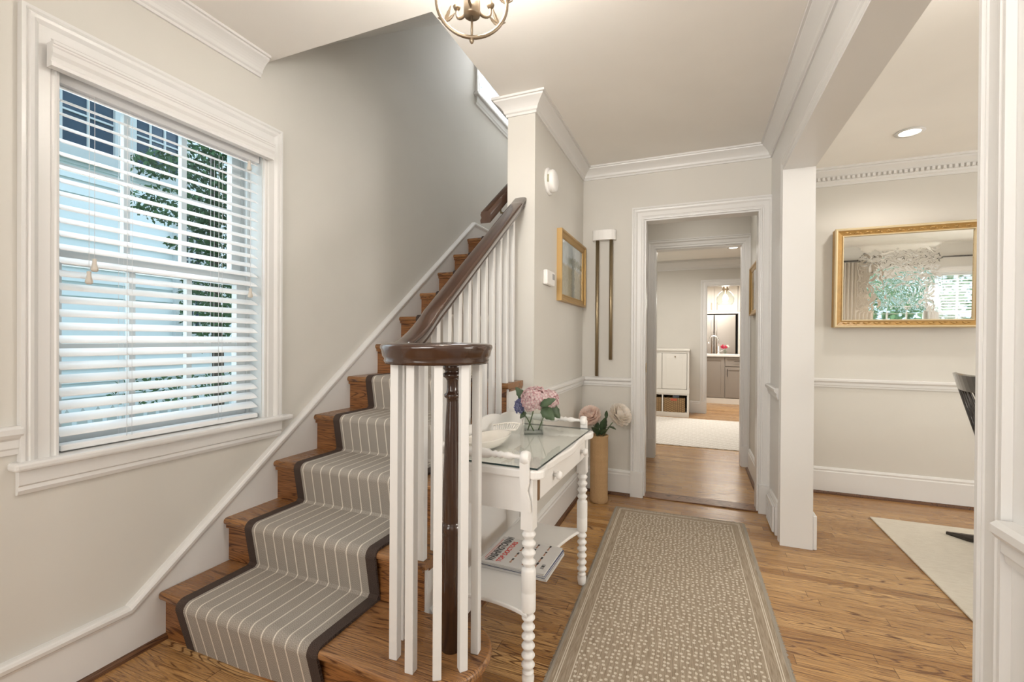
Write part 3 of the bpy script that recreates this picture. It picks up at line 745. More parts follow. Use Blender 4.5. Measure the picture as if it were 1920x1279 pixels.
prof = [(.030, 0), (.030, .36), (.0305, .365), (.033, .372), (.034, .385), (.031, .395), (.028, .398), (.030, .405), (.0295, .50), (.022, .70), (.0185, .775), (.019, .785), (.026, .790), (.027, .797), (.020, .803), (.018, .812), (.018, .84), (.022, .848), (.030, .853), (.031, .862), (.024, .868), (.026, .874), (.031, .878), (.031, .895)]
s_ = (zv - .062 - zn[1]) / .895
MB().lathe([(r, h * s_) for r, h in prof], (NX, NY, zn[1]), seg=24).build('newel_post', MAHOG, rl)
def baluster(x, y, z0, z1, rot, r=.0125):
    r = r; o = MB(); cs, sn = math.cos(rot), math.sin(rot)
    v = [(x + a * cs - b * sn, y + a * sn + b * cs, z) for z in (z0, z1) for a, b in ((-r, -r), (r, -r), (r, r), (-r, r))]
    if z1 - z0 > 0: o.add(v, [(3, 2, 1, 0), (4, 5, 6, 7)] + [(i, (i + 1) % 4, 4 + (i + 1) % 4, 4 + i) for i in range(4)])
    o.build('baluster', TRIM, rl, bevel=.002)
zb = zv - .058
for x, y, rt in ((-.838, 1.140, 5), (-.760, 1.110, 2), (-.676, 1.116, 31), (-.625, 1.174, 48), (-.622, 1.255, 5), (-.872, 1.222, 5)):
    baluster(x, y, zn[1], zb, math.radians(rt), .0135 if x < -.7 and x > -.85 else .0125)
for i in range(11):
    y = 1.365 + .083 * i; k = 1
    while k < 5 and yn[k + 1] < y - .0125: k += 1
    zt = ztop(y) - .056 if y > 1.42 else 1.17 + (y - 1.365) * .6 - .02
    if i == 0: zt = 1.135
    baluster(XB, y, zn[k], zt, 0)
# wall rail on the partition
wr = thing('wall_handrail', 'short mahogany handrail mounted on stairwell side of partition wall', 'handrail', (-1.04, 2.3, 1.9))
def rail_len(x, ya, za, yb):
    pr = [(-.028, -.062), (.028, -.062), (.030, -.044), (.024, -.032), (.030, -.016), (.024, 0), (-.024, 0), (-.030, -.016), (-.024, -.032), (-.030, -.044)]
    return rail_sweep(MB(), [(x, ya, za), (x, yb, za + SL * (yb - ya))], pr)
rail_len(-1.03, 2.165, 1.835, 4.6).build('rail', MAHOG, wr)
for y in (2.36, 3.4): MB().tube([(-1.03, y, 1.765 + SL * (y - 2.165)), (-1.03, y + .01, 1.735 + SL * (y - 2.165)), (-.985, y + .01, 1.725 + SL * (y - 2.165)), (-.966, y + .01, 1.725 + SL * (y - 2.165))], .006, 8).build('bracket', BRASS, wr)

# ---------------------------------------------------------------- console table
TR = math.radians(-1.66)
ct = thing('console_table', 'white painted console table with bobbin-turned legs beside the stairs', 'console table', (-.65, 1.765, 0), TR)
TM = BASE[ct.name]
def tb(): return MB()
def tfin(mb, name, mat=WHITE, parent=None, bevel=0.0): return mb.xform(TM).build(name, mat, parent or ct, bevel=bevel)
def leg_profile():
    p = [(.012, 0), (.017, .003), (.020, .02), (.021, .038), (.017, .046), (.0195, .050), (.0195, .054), (.014, .058)]
    z = .060
    for i in range(6):
        for r, d in ((.013, 0), (.017, .006), (.0225, .014), (.0225, .018), (.017, .026)): p.append((r, z + d))
        z += .0315
    p += [(.013, .249), (.0235, .256), (.0245, .262), (.0245, .318), (.0235, .321), (.0245, .324), (.0245, .392), (.022, .400)]
    z = .402
    for i in range(4):
        for r, d in ((.014, 0), (.018, .006), (.0235, .015), (.0235, .019), (.018, .026)): p.append((r, z + d))
        z += .031
    p += [(.018, .528), (.021, .532)]
    return p
for lx, ly in ((.153, -.345), (.153, .345), (-.150, -.345), (-.150, .345)):
    o = tb()
    if lx > 0:
        o.lathe(leg_profile(), (lx, ly, 0), seg=20); o.box(lx - .022, lx + .022, ly - .022, ly + .022, .53, .70)
    else:
        o.lathe([(.012, 0), (.015, .02), (.015, .24), (.012, .262), (.010, .28), (.014, .30), (.017, .345), (.017, .36)], (lx, ly, 0), seg=16); o.box(lx - .017, lx + .017, ly - .022, ly + .022, .36, .70)
    tfin(o, 'leg', bevel=0)
o = tb().box(-.16, .160, -.357, -.343, .585, .70).box(-.16, .160, .343, .357, .585, .70).box(-.165, -.15, -.34, .34, .585, .70).box(.150, .160, -.325, .325, .60, .70)
tfin(o, 'apron')
# drawer with two knobs; brown gap beside it
d = tfin(tb().box(.160, .176, -.300, .300, .618, .696), 'drawer', bevel=.002)
for ky in (-.155, .225):
    k = tb().lathe([(.006, 0), (.007, .010), (.014, .014), (.016, .022), (.012, .030), (.0001, .033)], (.176, ky, .660), (1, 0, 0), 18)
    k.xform(TM); kk = k.build('knob', WHITE, d)
tfin(tb().box(.1600, .1768, -.3225, -.305, .618, .694), 'drawer_gap', simple('bare_wood', (.20, .11, .05), .7))
# serpentine top
def top_poly(xb, grow=0.0):
    p = [(xb, -.372 - grow), (.150, -.372 - grow)]
    for i in range(6):
        a = -PI / 2 + PI / 2 * i / 5; p.append((.170 + .035 * math.cos(a), -.337 - grow + .035 * math.sin(a)))
    for i in range(1, 24):
        t = i / 24; y = -.337 + .674 * t; p.append((.205 - .012 * (1 - math.cos(2 * PI * t * 2)) * .5 - .014 * math.exp(-((t - .12) / .05) ** 2) - .014 * math.exp(-((t - .88) / .05) ** 2), y))
    for i in range(6):
        a = PI / 2 * i / 5; p.append((.170 + .035 * math.cos(a), .337 + grow + .035 * math.sin(a)))
    return p + [(.150, .372 + grow), (xb, .372 + grow)]
tfin(tb().prism(top_poly(-.178), 2, .700, .730), 'tabletop', bevel=.006)
# shelf with concave edges
sp = []
for (a, b) in (((-.165, -.375), (.160, -.375)), ((.160, -.375), (.160, .375)), ((.160, .375), (-.165, .375))):
    dx, dy = b[0] - a[0], b[1] - a[1]; L = math.hypot(dx, dy); nx, ny = -dy / L, dx / L; dep = .035 if L < .5 else .07
    for i in range(12): t = i / 12; sp.append((a[0] + dx * t + nx * dep * math.sin(PI * t) ** .8, a[1] + dy * t + ny * dep * math.sin(PI * t) ** .8))
sp.append((-.165, .375))
tfin(tb().prism(sp, 2, .243, .258), 'shelf', bevel=.004)
# scalloped backboard
bp = [(-.37, .73)]
for i in range(41):
    t = i / 40; y = -.37 + .74 * t; u = abs(t - .5) * 2
    h = .03 + .055 * (1 - u ** 2.2) + .018 * abs(math.sin(3 * PI * t)) ** .6
    bp.append((y, .73 + h))
bp.append((.37, .73))
tfin(tb().prism(bp, 0, -.178, -.165), 'backboard', bevel=.002)
# end gallery rails
for sgn in (-1, 1):
    y = sgn * .372; pr = [(.006, 0), (.010, .01), (.010, .02), (.006, .03), (.009, .04), (.016, .055), (.0175, .12), (.0165, .17), (.008, .185), (.013, .195), (.008, .205), (.013, .215), (.008, .226), (.012, .24), (.012, .25), (.007, .262), (.007, .31)]
    o = tb().lathe(pr, (-.155, y, .772), (1, 0, 0), 16); tfin(o, 'gallery_rail')
    o = tb()
    o.lathe([(.010, -.014), (.020, -.012), (.023, 0), (.020, .012), (.010, .014)], (-.175, y, .772), (1, 0, 0), 20)
    o.ball((-.190, y, .772), .010); tfin(o, 'gallery_finial'); o = tb()
    o.lathe([(.010, -.014), (.020, -.012), (.023, 0), (.020, .012), (.010, .014)], (.150, y, .772), (1, 0, 0), 20)
    # strap bracket down the end
    q = [(.134, .772), (.166, .772), (.166, .69), (.160, .665), (.170, .63), (.172, .598), (.156, .598), (.154, .630), (.140, .665), (.134, .70)]
    o.prism(q, 1, y + sgn * .002, y + sgn * .012); tfin(o, 'gallery_bracket')
gt = thing('glass_table_top', 'clear sheet of glass with dark edge lying on white console table', 'glass top', (-.65, 1.765, .730), TR)
MB().box(-.160, .186, -.358, .372, .7305, .7365).xform(TM).build('glass_sheet', TOPGLASS, gt)
o = MB(); 
for b in ((.1855, .1865, -.358, .372), (-.160, .186, -.3590, -.3580), (-.160, .186, .372, .373)): o.box(*b, .7305, .7365)
o.xform(TM).build('glass_edge', GEDGE, gt)
ZT = .7366
# ---------------------------------------------------------------- bowl
bw = thing('serving_bowl', 'white ceramic bowl with pierced fan-shaped handle on glass table top', 'bowl', (-.755, 1.66, ZT))
o = MB(); bx, by = -.744, 1.60; RX, RY = .066, .135
rot = Matrix.Translation((bx, by, 0)) @ Matrix.Rotation(math.radians(-8), 4, 'Z')
prof = [(.35, 0), (.45, .001), (.72, .012), (.9, .028), (1.0, .042), (1.02, .045), (.97, .044), (.87, .030), (.68, .016), (.3, .007), (.0001, .006)]
o.lathe([(r, h + ZT) for r, h in prof], (0, 0, 0), seg=40, sx=RX, sy=RY)
o.xform(rot); WC = simple('glazed_white_ceramic', (.84, .80, .73), .15)
o.build('bowl_body', WC, bw)
o = MB()  # fan handle of ribs with rim
A0 = Vector((-.778, 1.735, ZT + .036)); B0 = Vector((-.690, 1.760, ZT + .044)); tips = []; bases = []
for i in range(12):
    t = i / 11; p = A0.lerp(B0, t); tip = A0.lerp(B0, t * 1.25 - .12) + Vector((-.004, .028, .020 + .006 * math.sin(PI * t))); tips.append(tip); bases.append(p); o.tube([p, tip], .0022, 6)
o.tube(tips, .0036, 8); o.tube(bases, .005, 8)
o.build('fan_handle', WC, bw)
# ---------------------------------------------------------------- glass vase with hydrangeas
VX, VY = -.672, 1.925
gv = thing('glass_vase', 'square clear glass vase on white console table', 'vase', (VX, VY, ZT))
vr = .042; vh = .098; a_ = math.radians(24)
M_ = Matrix.Translation((VX, VY, ZT)) @ Matrix.Rotation(a_, 4, 'Z')
o = MB(); t = .004
for b in ((-vr, -vr + t, -vr, vr), (vr - t, vr, -vr, vr), (-vr, vr, -vr, -vr + t), (-vr, vr, vr - t, vr)): o.box(*b, 0.001, vh)
o.box(-vr, vr, -vr, vr, .001, .008); o.xform(M_).build('glass_body', VASEGLASS, gv)
def leaf(mb, base, tip, width, droop=.02, up=Vector((0, 0, 1))):
    base, tip = Vector(base), Vector(tip); ax = tip - base; L = ax.length; ax.normalize()
    sd = ax.cross(up); sd = sd.normalized() if sd.length > .1 else Vector((1, 0, 0)); nr = sd.cross(ax).normalized()
    n = 8; vs = []
    for i in range(n + 1):
        t = i / n; wd = width * (math.sin(PI * min(1, t ** .75)) ** .8) if 0 < t < 1 else .0005
        wd *= 1 + (.12 if i % 2 else -.06); c = base + ax * (L * t) + nr * (droop * math.sin(PI * t)) 
        vs += [c - sd * wd + nr * .15 * wd, c, c + sd * wd + nr * .15 * wd]
    m = len(vs); vs += [v - nr * .0012 for v in vs]
    fs = []
    for i in range(n):
        for j in range(2):
            q = (i * 3 + j, i * 3 + j + 1, i * 3 + j + 4, i * 3 + j + 3); fs += [q, tuple(m + k for k in q[::-1])]
        for j in (0, 2): q = (i * 3 + j, i * 3 + 3 + j, m + i * 3 + 3 + j, m + i * 3 + j); fs.append(q)
    mb.add(vs, fs, True)
RAD = {}
def floret(mb, c, nrm, r):
    k0 = len(mb.v)
    nrm = Vector(nrm).normalized(); t = nrm.cross(Vector((0, 0, 1))); t = t.normalized() if t.length > .05 else Vector((1, 0, 0)); b = nrm.cross(t)
    a0 = random.random() * PI; c = Vector(c)
    for k in range(4):
        a = a0 + k * PI / 2; d = t * math.cos(a) + b * math.sin(a); e = t * -math.sin(a) + b * math.cos(a)
        oc = c + d * r * .56; up_ = random.uniform(.0, .12) * r; hub = oc + nrm * (.02 * r); pts = [hub]
        for i in range(10): q = 2 * PI * i / 10; rr_ = r * .50; pts.append(oc + (d * math.cos(q) * .98 + e * math.sin(q) * 1.08) * rr_ + nrm * (up_ + .10 * r * math.cos(2 * q)))
        o0 = len(mb.v); mb.add(pts + [p - nrm * .001 for p in pts], [(0, 1 + i, 1 + (i + 1) % 10) for i in range(10)] + [(11, 12 + (i + 1) % 10, 12 + i) for i in range(10)] + [(1 + i, 12 + i, 12 + (i + 1) % 10, 1 + (i + 1) % 10) for i in range(10)], True)
        for i in range(11): RAD[(id(mb), o0 + i)] = RAD[(id(mb), o0 + 11 + i)] = (0.0 if i == 0 else 1.0)
    mb.ball(c, r * .12, 6, 4)
def hydrangea(label, c, rad, mat, n, fr, stem_to, leaves, sc=(1, 1, .85)):
    t = thing('hydrangea_stem', label, 'flower', stem_to, group='hydrangeas in the glass vase')
    o = MB(); o.ball(c, rad * .72, 14, 10, sc)
    for i in range(n):
        zz = 1 - 2 * (i + .5) / n; ph = i * 2.39996; rr = math.sqrt(1 - zz * zz); d = Vector((rr * math.cos(ph), rr * math.sin(ph), zz))
        if zz < -.75: continue
        p = Vector(c) + Vector((d.x * rad * sc[0], d.y * rad * sc[1], d.z * rad * sc[2])) * (.9 + .12 * random.random())
        floret(o, p, d + Vector((random.uniform(-.3, .3), random.uniform(-.3, .3), random.uniform(-.2, .3))), fr)
    o.build('bloom', mat, t, uvf=lambda v, i: (RAD.get((id(o), i), .8), 0))
    mid = (Vector(c) + Vector(stem_to)) / 2 + Vector((.004, 0, 0))
    MB().tube([stem_to, mid, (c[0], c[1], c[2] - rad * .3)], .0028, 7).build('stem', STEM, t)
    for b, tp, wd, dr in leaves:
        o = MB(); leaf(o, b, tp, wd, dr, Vector((.35, -1, .5))); o.build('leaf', LEAF, t)
FC = Vector((-.655, 1.90, .893))
hydrangea('large pink and white hydrangea head above glass vase', tuple(FC), .062, PINK, 74, .0165, (VX - .020, VY - .015, ZT + .014), [((-.612, 1.862, .862), (-.556, 1.870, .812), .026, .006), ((-.615, 1.85, .872), (-.546, 1.86, .906), .017, .006)], (1, 1, .92))
hydrangea('second pink hydrangea head behind, at right of the bouquet', (-.612, 1.965, .888), .045, PINK, 40, .0155, (VX + .022, VY + .010, ZT + .014), [((-.62, 1.96, .87), (-.565, 1.99, .80), .026, .006)])
hydrangea('small violet blue hydrangea at left of the bouquet', (-.738, 1.925, .852), .027, BLUE, 40, .011, (VX + .010, VY - .02, ZT + .014), [((-.715, 1.95, .87), (-.768, 1.95, .938), .020, .006), ((-.71, 1.93, .83), (-.730, 1.91, .80), .011, .004)], (.8, .8, 1.3))
# ---------------------------------------------------------------- magazines on the shelf
for k, (dx, dy, rt, col) in enumerate(((.010, -.004, .5, PAPER), (.004, .002, -1.0, NAVY), (0, 0, 0, PAPER))):
    lab = ('bottom magazine of the stack on the console table shelf', 'middle magazine with dark cover edge in the shelf stack', 'top magazine of the stack with people on its white cover')[k]
    z0 = .2585 + k * .0085; cx_, cy_ = -.646 + dx, 1.725 + dy
    M2 = Matrix.Translation((cx_, cy_, 0)) @ Matrix.Rotation(math.radians(rt) + TR, 4, 'Z')
    mg = thing('magazine', lab, 'magazine', M=Matrix.Translation((cx_, cy_, z0)) @ Matrix.Rotation(math.radians(rt) + TR, 4, 'Z'), group='magazines on the console table shelf')
    MB().box(-.134, .134, -.115, .115, z0 + .001, z0 + .0072).xform(M2).build('pages', PAGES, mg)
    cv = MB().box(-.136, .136, -.117, .117, z0 + .0072, z0 + .0080).box(-.136, .136, -.117, .117, z0, z0 + .001).xform(M2).build('cover', col, mg)
    if k == 2:
        zt = z0 + .0082
        def text(body, mat, x, y, size, xs=1.0, nm='lettering'):
            f = bpy.data.curves.new(nm, 'FONT'); f.body = body; f.size = size; f.offset = size * .035; f.extrude = .0001
            tmp = bpy.data.objects.new(nm, f); me = bpy.data.meshes.new_from_object(tmp); me.materials.clear(); me.materials.append(mat)
            bpy.data.objects.remove(tmp); bpy.data.curves.remove(f); t = bpy.data.objects.new(nm, me); C.objects.link(t); t.parent = mg
            t.matrix_basis = Matrix.Translation((x, y, zt - z0)) @ Matrix.Rotation(PI / 2, 4, 'Z') @ Matrix.Diagonal((xs, 1, 1, 1)); return t
        text('WASHINGTONIAN', INK, -.085, -.104, .044, .60, 'masthead')
        text('TOP DOCTORS', RED, -.054, -.098, .028, .95, 'headline')
        text('The best of the region', RED, -.122, -.08, .011, 1.0, 'top_line') if False else None
        MB().box(-.126, -.124, -.09, .09, zt, zt + .0002).box(-.118, -.1165, -.10, .06, zt, zt + .0002).xform(M2).build('red_rule', RED, mg)
        # little figures in three rows
        random.seed(3)
        for rx in (-.022, .030, .080):
            for ry in (-.085, -.035, .02, .07):
                fig = MB(); dark = MB(); L = random.uniform(.018, .03); fig.box(rx + .003, rx + .008, ry, ry + L, zt, zt + .0002); dark.box(rx + .002, rx + .010, ry + L, ry + L + random.uniform(.008, .02), zt, zt + .0003)
                fig.lathe([(.0001, 0), (.0045, 0), (.0045, .0003), (.0001, .0003)], (rx + .0055, ry + .003, zt), seg=8)
                f_ = fig.xform(M2).build('printed_figure', SKIN, mg); dark.xform(M2).build('printed_clothes', INK, f_)
        bc = MB().box(.104, .126, -.085, -.045, zt, zt + .0002)
        bc.xform(M2).build('barcode_panel', PAPER, mg); bc = MB(); yy = -.083
        while yy < -.048: wv = random.choice((.0008, .0014, .002)); bc.box(.106, .120, yy, yy + wv, zt + .0002, zt + .0004); yy += wv + random.choice((.0008, .0014))
        bc.xform(M2).build('barcode', INK, mg)

# ---------------------------------------------------------------- wicker vase + peonies
WX, WY = -.628, 3.235
wv = thing('wicker_vase', 'tall cylindrical woven tan wicker vase on floor by the doorway', 'vase', (WX, WY, 0))
o = MB().lathe([(.0001, 0), (.058, 0), (.064, .006), (.065, .03), (.062, .05), (.0625, .06), (.062, .20), (.0635, .3), (.063, .465), (.066, .470), (.066, .478), (.060, .480), (.058, .46), (.057, .02), (.0001, .015)], (WX, WY, 0), seg=48, cap=False)
o.build('woven_body', WICKER, wv, uvf=lambda v, i: (math.atan2(v[1] - WY, v[0] - WX) * .063, v[2]))
def peony(label, c, rad, mat, base, leaves, tilt):
    t = thing('peony_stem', label, 'flower', base, group='peonies in the wicker vase')
    o = MB(); T = Vector(tilt).normalized(); q = T.to_track_quat('Z', 'Y').to_matrix()
    for ring, (nr, rr, el, L) in enumerate(((8, .12, 74, .60), (11, .2, 60, .8), (13, .22, 44, .92), (15, .3, 26, 1.0), (16, .3, 8, 1.05), (15, .3, -12, 1.0), (12, .25, -30, .9))):
        for k in range(nr):
            a = 2 * PI * k / nr + ring * .5 + random.uniform(-.15, .15); e = math.radians(el + random.uniform(-8, 8)); wd = rad * .30
            d = Vector((math.cos(a) * math.cos(e), math.sin(a) * math.cos(e), math.sin(e))); s2 = Vector((-math.sin(a), math.cos(a), 0)); nn = d.cross(s2)
            pts = []
            for i in range(4):
                u = i / 3; cc = d * (rad * (.15 + L * .9 * u)) + Vector((0, 0, rad * .25 * u * u)); ww = wd * (.5, 1.0, 1.15, .6)[i]
                pts += [cc - s2 * ww, cc + nn * (-.12 * rad), cc + s2 * ww]
            m = len(pts); pts = [Vector(c) + q @ p for p in pts]
            fs = []
            for i in range(3):
                for j in range(2): fs.append((i * 3 + j, i * 3 + j + 1, i * 3 + j + 4, i * 3 + j + 3))
            o.add(pts, fs, True)
    o.ball(c, rad * .3, 10, 6); o.build('bloom', mat, t)
    mid = (Vector(base) * .5 + Vector(c) * .5) + Vector((0, 0, .01))
    MB().tube([(WX, WY, .05), base, mid, Vector(c) - T * rad * .2], .0035, 7).build('stem', STEM, t)
    for b, tp, wd in leaves:
        o = MB(); leaf(o, b, tp, wd, .012); o.build('leaf', LEAF, t)
peony('peach pink peony leaning left out of the wicker vase', (-.682, 3.20, .605), .074, PEACH, (WX - .01, WY, .45), [((-.64, 3.2, .49), (-.655, 3.13, .55), .028), ((-.63, 3.21, .48), (-.60, 3.15, .53), .03), ((-.64, 3.21, .50), (-.65, 3.19, .60), .02)], (-.25, -.6, .8))
peony('pale cream peony leaning right out of the wicker vase', (-.495, 3.23, .622), .078, CREAM, (WX + .015, WY, .45), [((-.60, 3.23, .50), (-.575, 3.2, .615), .03), ((-.59, 3.22, .53), (-.50, 3.18, .535), .028), ((-.61, 3.22, .48), (-.545, 3.17, .54), .032), ((-.575, 3.22, .60), (-.572, 3.21, .66), .012)], (.7, -.4, .6))

# ---------------------------------------------------------------- wall things
sd = thing('smoke_detector', 'round white smoke detector high on hall wall', 'smoke detector', (XH, 2.55, 2.088))
MB().lathe([(.078, 0), (.078, .008), (.070, .012), (.066, .014)], (XH, 2.55, 2.088), (1, 0, 0), 32).build('mounting_plate', PLASTIC, sd)
MB().lathe([(.066, .012), (.066, .034), (.060, .044), (.046, .050), (.0001, .051)], (XH, 2.55, 2.088), (1, 0, 0), 32).build('cover', PLASTIC, sd)
MB().box(XH + .016, XH + .022, 2.4825, 2.4865, 2.066, 2.108).build('sensor_slot', simple('olive_slot', (.25, .23, .1), .5), sd)
tt = thing('thermostat', 'white wall thermostat with grey screen beside framed painting', 'thermostat', (XH, 2.53, 1.52))
MB().box(XH, XH + .028, 2.455, 2.610, 1.475, 1.560).build('body', PLASTIC, tt, bevel=.008)
MB().box(XH + .027, XH + .029, 2.555, 2.598, 1.512, 1.545).build('screen', GREYINK, tt)
def framed(label, M, w_, h_, fw, fd, art, name='framed_painting', prof=None, fm=GOLD):
    """local: x right, z up, -y towards the viewer; origin on the wall"""
    t = thing(name, label, 'picture', M=M)
    pr = prof or [(0, 0), (0, fd), (fw * .25, fd), (fw * .4, fd * .7), (fw * .75, fd * .55), (fw * .85, fd * .62), (fw, fd * .45), (fw, 0)]
    o = MB().sweep([(-w_ / 2, 0, -h_ / 2), (w_ / 2, 0, -h_ / 2), (w_ / 2, 0, h_ / 2), (-w_ / 2, 0, h_ / 2)], pr, (0, -1, 0), 1, closed=True)
    o.xform(M).build('frame', fm, t)
    MB().box(-w_ / 2 + fw * .8, w_ / 2 - fw * .8, -.012, -.004, -h_ / 2 + fw * .8, h_ / 2 - fw * .8).xform(M).build('canvas', art, t)
    return t
framed('gold framed landscape under glass on hall wall above the flowers', Matrix.Translation((XH, 3.075, 1.632)) @ Matrix.Rotation(PI / 2, 4, 'Z'), .68, .455, .048, .034, PAINTING)
framed('small dark landscape in gold frame on the passage right wall', Matrix.Translation((XR, 4.20, 1.58)) @ Matrix.Rotation(-PI / 2, 4, 'Z'), .48, .41, .04, .03, PAINTING2)
dc = thing('door_chime', 'white door chime with two long brass tubes on back wall', 'door chime', (-.637, YB, 1.95))
o = MB(); q = [(-.725, YB), (-.725, YB - .035)]
for i in range(9): a = PI * i / 8; q.append((-.637 - .085 * math.cos(a), YB - .038 - .022 * math.sin(a)))
q += [(-.549, YB - .035), (-.549, YB)]
o.prism(q, 2, 1.908, 1.985).build('housing', PLASTIC, dc, bevel=.004)
for xx, zb_ in ((-.686, .885), (-.583, 1.010)):
    MB().lathe([(.0095, 0), (.013, .001), (.013, 1.912 - zb_)], (xx, YB - .035, zb_), seg=18).build('chime_tube', BRASS, dc)
# floor vent in the baseboard of the right hall wall
vt = thing('wall_vent', 'white louvred register set in the baseboard beside dining opening', 'vent', (XR - .02, 3.2, 0))
o = MB().box(XR - .030, XR - .019, 3.10, 3.34, .012, .020).box(XR - .030, XR - .019, 3.10, 3.34, .150, .165).box(XR - .030, XR - .019, 3.10, 3.12, .012, .165).box(XR - .030, XR - .019, 3.32, 3.34, .012, .165)
o.build('frame', TRIM, vt)
MB().box(XR - .0195, XR - .0185, 3.12, 3.32, .02, .15).build('opening', DARKVOID, vt)
for i in range(4): MB().box(XR - .028, XR - .020, 3.145 + .045 * i, 3.158 + .045 * i, .02, .15).build('louvre', TRIM, vt)
# ---------------------------------------------------------------- rugs
hrg = thing('hall_runner_rug', 'long tan rug with cream dots and striped border in the hall', 'rug', M=Matrix.Translation((-.076, 1.98, 0)) @ Matrix.Rotation(math.radians(1.1), 4, 'Z'))
o = MB(); o.box(-.395, .395, -1.2, 1.2, 0.0005, .008); o.xform(BASE[hrg.name]).build('weave', RUG, hrg, bevel=.003)
o = MB(); random.seed(5)
for sgn in (-1, 1):
    yy = -1.2
    while yy < 1.2:
        l = random.uniform(.004, .011); o.add([(sgn * .394, yy, .002), (sgn * .394, yy + .003, .006), (sgn * (.395 + l), yy + random.uniform(-.004, .006), .001)], [(0, 1, 2)]); yy += .0022
FR = Mat('rug_fringe', .95, (.36, .32, .26)).m
o.xform(BASE[hrg.name]).build('fringe', FR, hrg)
dr = MB().box(1.075, 4.4, .2, 3.63, .0005, .010).build('dining_rug', CREAMRUG, bevel=.004); tag(dr, 'large cream woven rug on dining room floor', 'rug')
mr = MB().box(-2.0, 2.2, 5.27, 7.13, .0005, .010).build('mudroom_rug', TRELLIS, bevel=.004); tag(mr, 'cream trellis rug on the floor beyond the passage', 'rug')

# ---------------------------------------------------------------- gilt mirror (hung leaning forward)
MX0, MX1, MZ0, MZ1 = .965, 1.815, 1.262, 1.985
Mm = Matrix.Translation(((MX0 + MX1) / 2, 4.045, (MZ0 + MZ1) / 2)) @ Matrix.Rotation(math.radians(1.55), 4, 'X')
mi = thing('wall_mirror', 'antique carved gold framed mirror on dining room wall', 'mirror', M=Mm)
w_, h_ = MX1 - MX0, MZ1 - MZ0
pr = [(0, -.045), (0, .030), (.006, .038), (.014, .040), (.022, .034), (.040, .022), (.050, .020), (.055, .012), (.055, -.045)]
MB().sweep([(-w_ / 2, 0, -h_ / 2), (w_ / 2, 0, -h_ / 2), (w_ / 2, 0, h_ / 2), (-w_ / 2, 0, h_ / 2)], pr, (0, -1, 0), 1, closed=True).xform(Mm).build('frame', GOLDC, mi)
CHAMP = Mat('champagne_gilt', .4, (.66, .54, .34), metal=.5).m
rc = [(-w_ / 2, 0, -h_ / 2), (w_ / 2, 0, -h_ / 2), (w_ / 2, 0, h_ / 2), (-w_ / 2, 0, h_ / 2)]
MB().sweep(rc, [(-.003, .026), (-.003, .040), (.004, .046), (.013, .044), (.015, .034)], (0, -1, 0), 1, closed=True).xform(Mm).build('outer_rim', CHAMP, mi)
MB().sweep(rc, [(.047, .016), (.048, .026), (.054, .025), (.057, .012)], (0, -1, 0), 1, closed=True).xform(Mm).build('inner_rim', CHAMP, mi)
MB().box(-w_ / 2 + .05, w_ / 2 - .05, -.010, 0, -h_ / 2 + .05, h_ / 2 - .05).xform(Mm).build('mirror_glass', MIRROR, mi)
o = MB()
for sgn in (-1, 1):
    xx = -w_ / 2 + .07
    while xx < w_ / 2 - .06:
        for k in range(5): o.ball((xx + .010 * (k - 2), -.030 + abs(k - 2) * .001, sgn * (h_ / 2 - .029 + (.006, -.005, .0, .006, -.005)[k])), (.006, .005, .008, .005, .006)[k], 7, 5, (1.5, .8, .7))
        xx += .062
    zz = -h_ / 2 + .07
    while zz < h_ / 2 - .06: o.ball((sgn * (w_ / 2 - .052), -.012, zz), .006, 6, 4); zz += .045
o.xform(Mm).build('carved_leaves', GOLD, mi)

# ---------------------------------------------------------------- dining furniture (mostly hidden behind the casing)
ch = thing('dining_chair', 'black lacquered spindle-back dining chair at the rug edge', 'chair', (1.5, 2.68, 0))
o = MB(); pts = []
for i in range(13):
    t = i / 12; y = 2.915 - .47 * t; bow = .05 * math.sin(PI * t); pts.append((1.195 - bow, y))
rp = [(x, y) for x, y in pts] + [(x + .022, y) for x, y in pts[::-1]]
# top rail as a lofted prism, leaning back
for i in range(12):
    (xa, ya), (xb, yb) = pts[i], pts[i + 1]
    o.add([(xa + .02, ya, .93), (xa, ya, 1.005), (xa + .014, ya, 1.010), (xa + .036, ya, .93), (xb + .02, yb, .93), (xb, yb, 1.005), (xb + .014, yb, 1.010), (xb + .036, yb, .93)], [(0, 1, 5, 4), (1, 2, 6, 5), (2, 3, 7, 6), (3, 0, 4, 7)] + ([(0, 3, 2, 1)] if i == 0 else []) + ([(4, 5, 6, 7)] if i == 11 else []))
o.build('top_rail', BLACK, ch)
for i, y in enumerate((2.905, 2.85, 2.79, 2.735, 2.68, 2.625, 2.57, 2.51, 2.455)):
    t = (2.915 - y) / .47; bx_ = 1.195 - .05 * math.sin(PI * t) + .03
    MB().tube([(bx_, y, .94), ((bx_ + 1.36) / 2, y, .70), (1.36, y, .455)], .012 if i in (0, 8) else .007, 8).build('back_post' if i in (0, 8) else 'spindle', BLACK, ch)
q = []
for i in range(24): a = 2 * PI * i / 24; q.append((1.54 + .21 * math.copysign(abs(math.cos(a)) ** .6, math.cos(a)), 2.68 + .23 * math.copysign(abs(math.sin(a)) ** .6, math.sin(a))))
MB().prism(q, 2, .43, .462).build('seat', BLACK, ch, bevel=.01)
for lx, ly, fx, fy in ((1.40, 2.85, 1.36, 2.90), (1.40, 2.51, 1.36, 2.46), (1.68, 2.85, 1.72, 2.9), (1.68, 2.51, 1.72, 2.46)):
    MB().tube([(lx, ly, .44), ((lx + fx) / 2, (ly + fy) / 2, .25), (fx, fy, .014)], [.012, .018, .011], 10).build('leg', BLACK, ch)
dt = thing('dining_table', 'dark wood pedestal dining table with curved feet on cream rug', 'table', (2.15, 2.75, 0))
